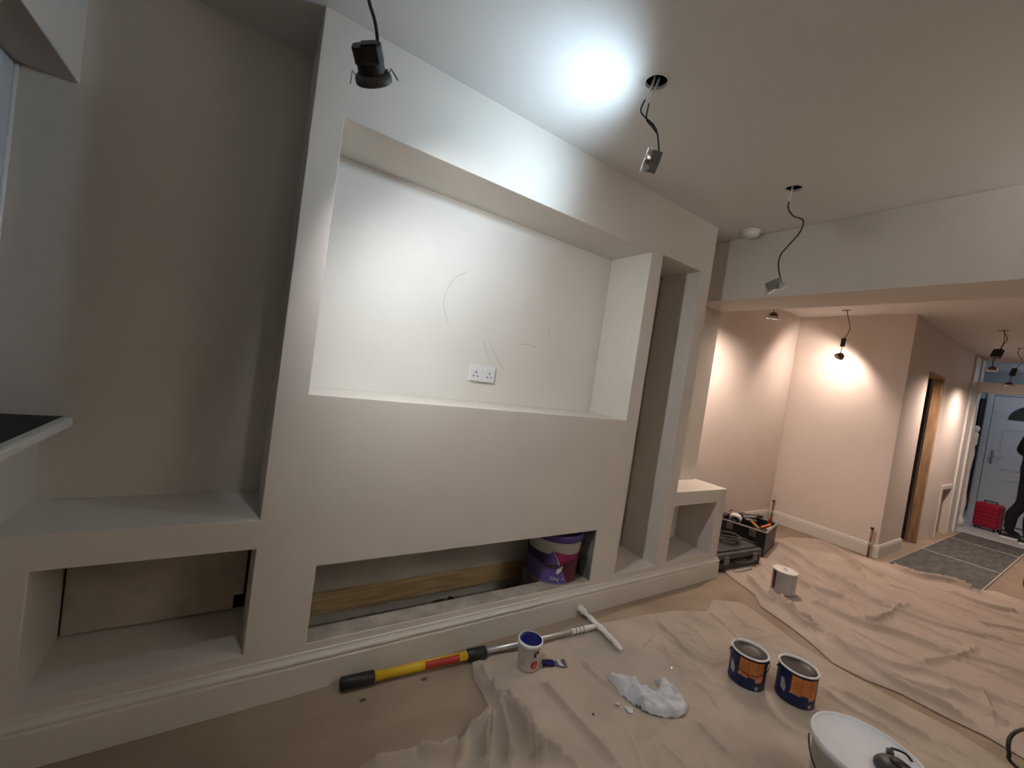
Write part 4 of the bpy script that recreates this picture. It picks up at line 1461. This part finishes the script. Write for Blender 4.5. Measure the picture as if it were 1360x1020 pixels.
b.build('side_handle', DGREY, cs)

b = MB()
L = []
for i in range(70):
    a = i * 0.32
    rr0 = 0.085 + 0.012 * math.sin(i * 0.7)
    L.append((3.33 + rr0 * 1.25 * math.cos(a), 0.17 + rr0 * math.sin(a), 0.158 + 0.0006 * i + 0.004 * math.sin(i * 1.3)))
L += [(3.42, 0.08, 0.19), (3.50, 0.03, 0.165)]
b.tube(L, 0.0065, 8)
tag(b.build('cable_coil', DGREY), 'grey coil of cable lying on the flat tool case', 'cable')

TX = math.radians(14)
tt = empty('tool_tote', (3.90, 0.30, 0.0065), 'open black tool box full of hand tools behind the flat case', 'tool box', rz=TX)
hx, hy, th, zt = 0.235, 0.20, 0.008, 0.215
b = MB()
b.box((-hx + 0.012, -hy + 0.012, 0), (hx - 0.012, hy - 0.012, 0.008))
for q in (((-hx, -hy, 0.004), (-hx + th, hy, zt)), ((hx - th, -hy, 0.004), (hx, hy, zt)), ((-hx + th, -hy, 0.004), (hx - th, -hy + th, zt)), ((-hx + th, hy - th, 0.004), (hx - th, hy, zt))):
    b.box(*q)
b.build('tub', BLACK, tt)
b = MB()
for q in (((-hx - 0.006, -hy - 0.006, zt - 0.006), (-hx + th + 0.002, hy + 0.006, zt + 0.006)), ((hx - th - 0.002, -hy - 0.006, zt - 0.006), (hx + 0.006, hy + 0.006, zt + 0.006)),
          ((-hx + th, -hy - 0.006, zt - 0.006), (hx - th, -hy + th + 0.002, zt + 0.006)), ((-hx + th, hy - th - 0.002, zt - 0.006), (hx - th, hy + 0.006, zt + 0.006))):
    b.box(*q)
b.build('rim', mat('tote_rim_grey', (0.30, 0.29, 0.27), 0.5, noise=0.2, nscale=20), tt, bevel=0.003)
for y in (-0.10, 0.08):
    b = MB()
    b.box((-hx - 0.012, y - 0.025, 0.15), (-hx - 0.0005, y + 0.025, zt - 0.008))
    b.build('latch', MGREY, tt, bevel=0.003)
b = MB()
b.tube(smooth_line([(-hx - 0.002, -0.06, 0.10), (-hx - 0.03, -0.05, 0.11), (-hx - 0.034, 0.05, 0.11), (-hx - 0.002, 0.06, 0.10)], 4), 0.007, 8)
b.build('carry_handle', DGREY, tt)


def tool_local(x, y, z):
    c, s_ = math.cos(TX), math.sin(TX)
    return (3.90 + c * x - s_ * y, 0.30 + s_ * x + c * y, 0.0065 + z)


# tools lying in the tote
b = MB()
b.box((-0.19, -0.022, -0.012), (0.19, 0.022, 0.012))
sl_ = empty('spirit_level', tool_local(0.03, 0.02, 0.245), 'dark spirit level with white plate lying across the open tool box', 'spirit level', rz=TX - 0.5)
b.build('level_body', DGREY, sl_, bevel=0.003)
b = MB()
b.box((-0.06, -0.0235, -0.008), (0.10, 0.0235, 0.008))
b.build('white_plate', WHITEP, sl_)
tg = empty('tape_roll', tool_local(-0.17, 0.06, 0.238), 'white and black roll of tape on top of the open tool box', 'tape roll', rz=0.3)
MM = Matrix.Rotation(math.radians(62), 4, 'Y')
b = MB()
b.lathe([(0.030, -0.020), (0.050, -0.020), (0.050, 0.020), (0.030, 0.020), (0.030, -0.020)], 32, M=MM)
b.build('tape', WHITEP, tg)
b = MB()
b.lathe([(0.0295, -0.0202), (0.034, -0.0206), (0.034, 0.0206), (0.0295, 0.0202), (0.0295, -0.0202)], 32, M=MM)
b.build('core', BLACK, tg)
hm = empty('hammer', tool_local(-0.15, -0.10, 0.20), 'wooden handled hammer sticking out of the tool box', 'hammer', rz=TX + 0.6)
b = MB()
b.tube([(-0.06, 0, 0.02), (0.02, 0, 0.028), (0.12, 0, 0.035)], [0.016, 0.013, 0.012], 12)
b.build('handle', TOOLW, hm)
b = MB()
b.tube([(0.115, -0.05, 0.036), (0.115, 0.0, 0.036), (0.115, 0.05, 0.036)], [0.012, 0.014, 0.013], 12)
b.build('head', MGREY, hm)
for (nm, lab, cat, mm, x, y, z, dx, dy, dz, L, r) in (
        ('chisel', 'chisel with dark red handle standing up at the right of the tool box', 'chisel', TOOLR, 0.12, -0.15, 0.13, 0.05, -0.05, 1.0, 0.14, 0.017),
        ('screwdriver', 'orange handled screwdriver in the tool box', 'screwdriver', TOOLO, -0.03, -0.12, 0.195, 0.5, -0.25, 0.22, 0.10, 0.013),
        ('paint_brush', 'pale handled paint brush in the tool box', 'paint brush', TOOLG, -0.06, -0.17, 0.20, 0.7, 0.05, 0.05, 0.12, 0.012)):
    q = Vector(tool_local(x, y, z))
    d = Vector((dx, dy, dz)).normalized()
    t_ = empty(nm, q, lab, cat)
    b = MB()
    b.tube([d * 0, d * (L * 0.1), d * (L * 0.5), d * (L * 0.9), d * L], [r * 0.7, r, r * 0.85, r, r * 0.6], 12)
    b.build('handle', mm, t_)
    b = MB()
    if nm == 'paint_brush':
        b.box((-0.022, -0.007, -0.06), (0.022, 0.007, 0.0), M=frame_from_axis(d, (0, 0, 0)))
        b.build('bristles', BLACK, t_, bevel=0.003)
    else:
        b.tube([d * 0.004, d * -0.075], 0.004, 8)
        b.build('shank', STEEL, t_)
sw = empty('hand_saw', tool_local(0.03, 0.14, 0.225), 'black handled saw lying along the back of the tool box', 'saw', rz=TX - 0.15)
b = MB()
b.prism([(-0.16, -0.02), (0.17, -0.045), (0.17, 0.03), (-0.16, 0.012)], 0.012, 0.0135)
b.build('blade', STEEL, sw)
b = MB()
b.prism([(-0.24, -0.045), (-0.15, -0.035), (-0.14, 0.025), (-0.23, 0.05), (-0.255, 0.0)], 0.002, 0.024)
b.build('handle', BLACK, sw, bevel=0.006)

# copper pipe tails by the far wall
for (x, y, h, lab) in ((5.062, 0.592, 0.235, 'copper radiator pipe tail in the corner of the far alcove'),
                       (5.045, -0.285, 0.275, 'copper radiator pipe tail near the outer corner of the far wall')):
    t_ = empty('pipe_tail', (x, y, 0), lab, 'pipe', 'radiator pipe tails')
    b = MB()
    b.tube([(0, 0, 0.0), (0.001, 0, h * 0.4), (0.004, 0, h * 0.45), (0.006, 0, h)], 0.0085, 12)
    b.build('pipe', COPPER, t_)
    b = MB()
    b.lathe([(0.0005, h - 0.004), (0.015, h - 0.004), (0.015, h + 0.012), (0.0005, h + 0.013)], 14)
    b.build('cap', BROWNP, t_)
    b = MB()
    b.lathe([(0.0085, h * 0.40), (0.0115, h * 0.40), (0.0115, h * 0.52), (0.0085, h * 0.52)], 14)
    b.build('sleeve', STEEL, t_)

# ================================================================== hall things
sc_ = empty('suitcase', (8.96, -0.535, 0.004), 'red hard shell suitcase standing in the hall', 'suitcase', rz=math.radians(-8))
b = MB()
b.box((-0.11, -0.125, 0.035), (0.11, 0.125, 0.385))
shell = b.build('shell', RED, sc_, bevel=0.035, segs=4)
for z in (0.09, 0.145, 0.20, 0.255, 0.31):
    b = MB()
    b.box((-0.117, -0.112, z), (-0.106, 0.112, z + 0.026))
    b.build('shell_rib', RED, shell, bevel=0.006)
b = MB()
b.tube(smooth_line([(0, -0.06, 0.383), (0, -0.055, 0.408), (0, 0.055, 0.408), (0, 0.06, 0.383)], 4), 0.008, 8)
b.build('top_handle', BLACK, sc_)
for sx in (-0.075, 0.075):
    for sy in (-0.09, 0.09):
        b = MB()
        b.lathe([(0.0005, -0.010), (0.018, -0.010), (0.020, 0.0), (0.018, 0.010), (0.0005, 0.010)], 14, M=frame_from_axis((0, 1, 0), (sx, sy, 0.0205)))
        b.build('wheel', BLACK, sc_)

# dark coat-like curtain strip beside the front door
b = MB()
L = [(9.80 + 0.02 * math.sin(i * 1.7), -0.205 + 0.19 * i / 14) for i in range(15)]
b.add([(x, y, 0.12) for x, y in L] + [(x, y, 1.93) for x, y in L], [(i, i + 1, 16 + i, 15 + i) for i in range(14)])
o = b.build('door_curtain', mat('dark_fabric', (0.03, 0.035, 0.045), 0.95, noise=0.3, nscale=12), fixn=False)
sm_ = o.modifiers.new('solid', 'SOLIDIFY')
sm_.thickness = 0.012
tag(o, 'dark curtain hanging beside the front door', 'curtain')

# white turned post
nw = empty('newel_post', (8.62, -0.315, 0.004), 'white turned stair post just inside the hall doorway', 'post')
b = MB()
b.lathe([(0.0005, 0), (0.045, 0), (0.045, 0.10), (0.030, 0.12), (0.022, 0.18), (0.034, 0.28), (0.036, 0.36), (0.022, 0.50), (0.020, 0.80), (0.028, 0.95), (0.036, 1.05), (0.024, 1.16),
         (0.040, 1.20), (0.040, 1.34), (0.022, 1.36)], 24)
b.build('shaft', WHITEW, nw)
b = MB()
b.lathe([(0.022, 1.355), (0.038, 1.38), (0.044, 1.41), (0.036, 1.445), (0.0005, 1.458)], 24)
b.build('ball_cap', WHITEW, nw)


# ================================================================== person
def skin_mesh(name, verts, edges, radii, root=0, sub=2):
    me = bpy.data.meshes.new(name)
    me.from_pydata(verts, edges, [])
    o = bpy.data.objects.new(name, me)
    COL.objects.link(o)
    o.modifiers.new('skin', 'SKIN').use_smooth_shade = True
    sv = me.skin_vertices[0].data
    for i, r in enumerate(radii):
        sv[i].radius = r if hasattr(r, '__len__') else (r, r)
        sv[i].use_root = (i == root)
    su = o.modifiers.new('sub', 'SUBSURF')
    su.levels = sub
    su.render_levels = sub
    dg = bpy.context.evaluated_depsgraph_get()
    dg.update()
    ev = bpy.data.meshes.new_from_object(o.evaluated_get(dg))
    bpy.data.objects.remove(o)
    ev.name = name
    return ev


# stands in the hall turned to the right (towards -y), weight on the near leg; local +x = forward
J = {}
V = []
E = []
Rr = []


def jv(k, p, r, par=None):
    J[k] = len(V)
    V.append(p)
    Rr.append(r)
    if par is not None:
        E.append((J[par], J[k]))


jv('pelvis', (0.0, 0.0, 0.96), (0.125, 0.165))
jv('waist', (0.0, 0.0, 1.12), (0.115, 0.150), 'pelvis')
jv('chest', (-0.01, 0.0, 1.30), (0.130, 0.175), 'waist')
jv('upper', (-0.02, 0.0, 1.43), (0.105, 0.150), 'chest')
jv('neck', (0.0, 0.0, 1.53), (0.055, 0.055), 'upper')
jv('head0', (0.03, 0.0, 1.60), (0.070, 0.065), 'neck')
jv('head1', (0.035, 0.0, 1.69), (0.095, 0.080), 'head0')
jv('head2', (0.025, 0.0, 1.765), (0.070, 0.062), 'head1')
for s_, nm in ((1, 'l'), (-1, 'r')):
    jv('sh' + nm, (-0.02, s_ * 0.175, 1.43), (0.075, 0.070), 'upper')
    jv('el' + nm, (-0.09, s_ * 0.225, 1.18), (0.060, 0.056), 'sh' + nm)
    jv('wr' + nm, (0.10, s_ * 0.17, 1.10), (0.033, 0.033), 'el' + nm)
    jv('pa' + nm, (0.165, s_ * 0.185, 1.075), (0.030, 0.022), 'wr' + nm)
    for q in range(4):
        yy = s_ * (0.165 + 0.016 * q)
        jv('f%s%da' % (nm, q), (0.205, yy, 1.085 - 0.010 * q), (0.0095, 0.0095), 'pa' + nm)
        jv('f%s%db' % (nm, q), (0.24 - 0.004 * q, yy - s_ * 0.005, 1.070 - 0.010 * q), (0.0085, 0.0085), 'f%s%da' % (nm, q))
        jv('f%s%dc' % (nm, q), (0.245 - 0.006 * q, yy - s_ * 0.01, 1.045 - 0.010 * q), (0.008, 0.008), 'f%s%db' % (nm, q))
    jv('t%sa' % nm, (0.165, s_ * 0.145, 1.085), (0.011, 0.011), 'pa' + nm)
    jv('t%sb' % nm, (0.20, s_ * 0.13, 1.085), (0.009, 0.009), 't%sa' % nm)
    fx = 0.02 if s_ < 0 else -0.10
    jv('hip' + nm, (0.0, s_ * 0.090, 0.88), (0.098, 0.092), 'pelvis')
    jv('kn' + nm, (fx * 0.7 + 0.05, s_ * 0.10, 0.49), (0.068, 0.066), 'hip' + nm)
    jv('ca' + nm, (fx * 0.9 - 0.01, s_ * 0.10, 0.33), (0.066, 0.064), 'kn' + nm)
    jv('an' + nm, (fx, s_ * 0.10, 0.10), (0.048, 0.046), 'ca' + nm)
    jv('to' + nm, (fx + 0.10, s_ * 0.115, 0.055), (0.040, 0.030), 'an' + nm)
bme = skin_mesh('body', V, E, Rr, 0, 2)
for mm in (CLOTHES, SKIN):
    bme.materials.append(mm)
for pol in bme.polygons:
    c = pol.center
    pol.material_index = 1 if (c.z > 1.535 or (c.x > 0.085 and 1.0 < c.z < 1.14)) else 0
    pol.use_smooth = True
PR = Vector((8.62, -0.885, 0.004))
per = empty('person', PR, 'person in black clothes standing in the hall at the right edge, turned away', 'person', rz=math.radians(-72))
bo = bpy.data.objects.new('body', bme)
COL.objects.link(bo)
bo.parent = per
b = MB()
b.lathe([(0.0005, 0.105), (0.05, 0.098), (0.083, 0.065), (0.094, 0.02), (0.090, -0.03), (0.080, -0.055)], 28, M=Matrix.Translation((0.018, 0, 1.715)) @ Matrix.Rotation(-0.35, 4, 'Y') @ Matrix.Diagonal((1.08, 0.93, 1, 1)))
b.build('hair', HAIRM, per)
b = MB()
b.tube([(0.118, 0, 1.70), (0.142, 0, 1.665), (0.120, 0, 1.655)], [0.008, 0.014, 0.010], 8)
b.build('nose', SKIN, per)
for s_ in (-1, 1):
    b = MB()
    b.lathe([(0.0005, 0.011), (0.009, 0.006), (0.011, 0.0), (0.009, -0.006), (0.0005, -0.011)], 12, M=Matrix.Translation((0.112, s_ * 0.032, 1.698)))
    b.build('eye', WHITEP, per)
    b = MB()
    b.lathe([(0.0005, 0.030), (0.012, 0.022), (0.014, 0.0), (0.009, -0.022), (0.0005, -0.028)], 12, M=Matrix.Translation((0.025, s_ * 0.084, 1.685)) @ Matrix.Diagonal((1.0, 0.5, 1, 1)))
    b.build('ear', SKIN, per)
    fx = 0.02 if s_ < 0 else -0.10
    sh = MB()
    prof = [(-0.075, 0.034, 0.085), (-0.06, 0.040, 0.105), (0.0, 0.042, 0.10), (0.07, 0.046, 0.075), (0.13, 0.047, 0.058), (0.175, 0.038, 0.045), (0.195, 0.018, 0.036)]
    vs = []
    for x, hw_, hh in prof:
        for a in np.linspace(0, math.pi, 9):
            vs.append((fx + x, s_ * 0.108 + hw_ * math.cos(a), 0.018 + (hh - 0.018) * math.sin(a)))
    n = 9
    sh.add(vs, [(i * n + k, i * n + k + 1, (i + 1) * n + k + 1, (i + 1) * n + k) for i in range(len(prof) - 1) for k in range(n - 1)] + [tuple(range(n)), tuple((len(prof) - 1) * n + k for k in range(n))], 0, True)
    sho = sh.build('shoe', BLACK, per)
    so_ = MB()
    pts = [(fx + x, s_ * 0.108 + hw_ * 1.04) for x, hw_, hh in prof] + [(fx + x, s_ * 0.108 - hw_ * 1.04) for x, hw_, hh in reversed(prof)]
    so_.prism(pts, 0.0, 0.024)
    so_.build('sole', WHITEP, sho)
b = MB()
b.tube([(0.115, -0.022, 1.628), (0.126, 0.0, 1.626), (0.115, 0.022, 1.628)], [0.004, 0.007, 0.004], 8)
b.build('mouth', mat('lips', (0.36, 0.16, 0.13), 0.5, noise=0.1), per)
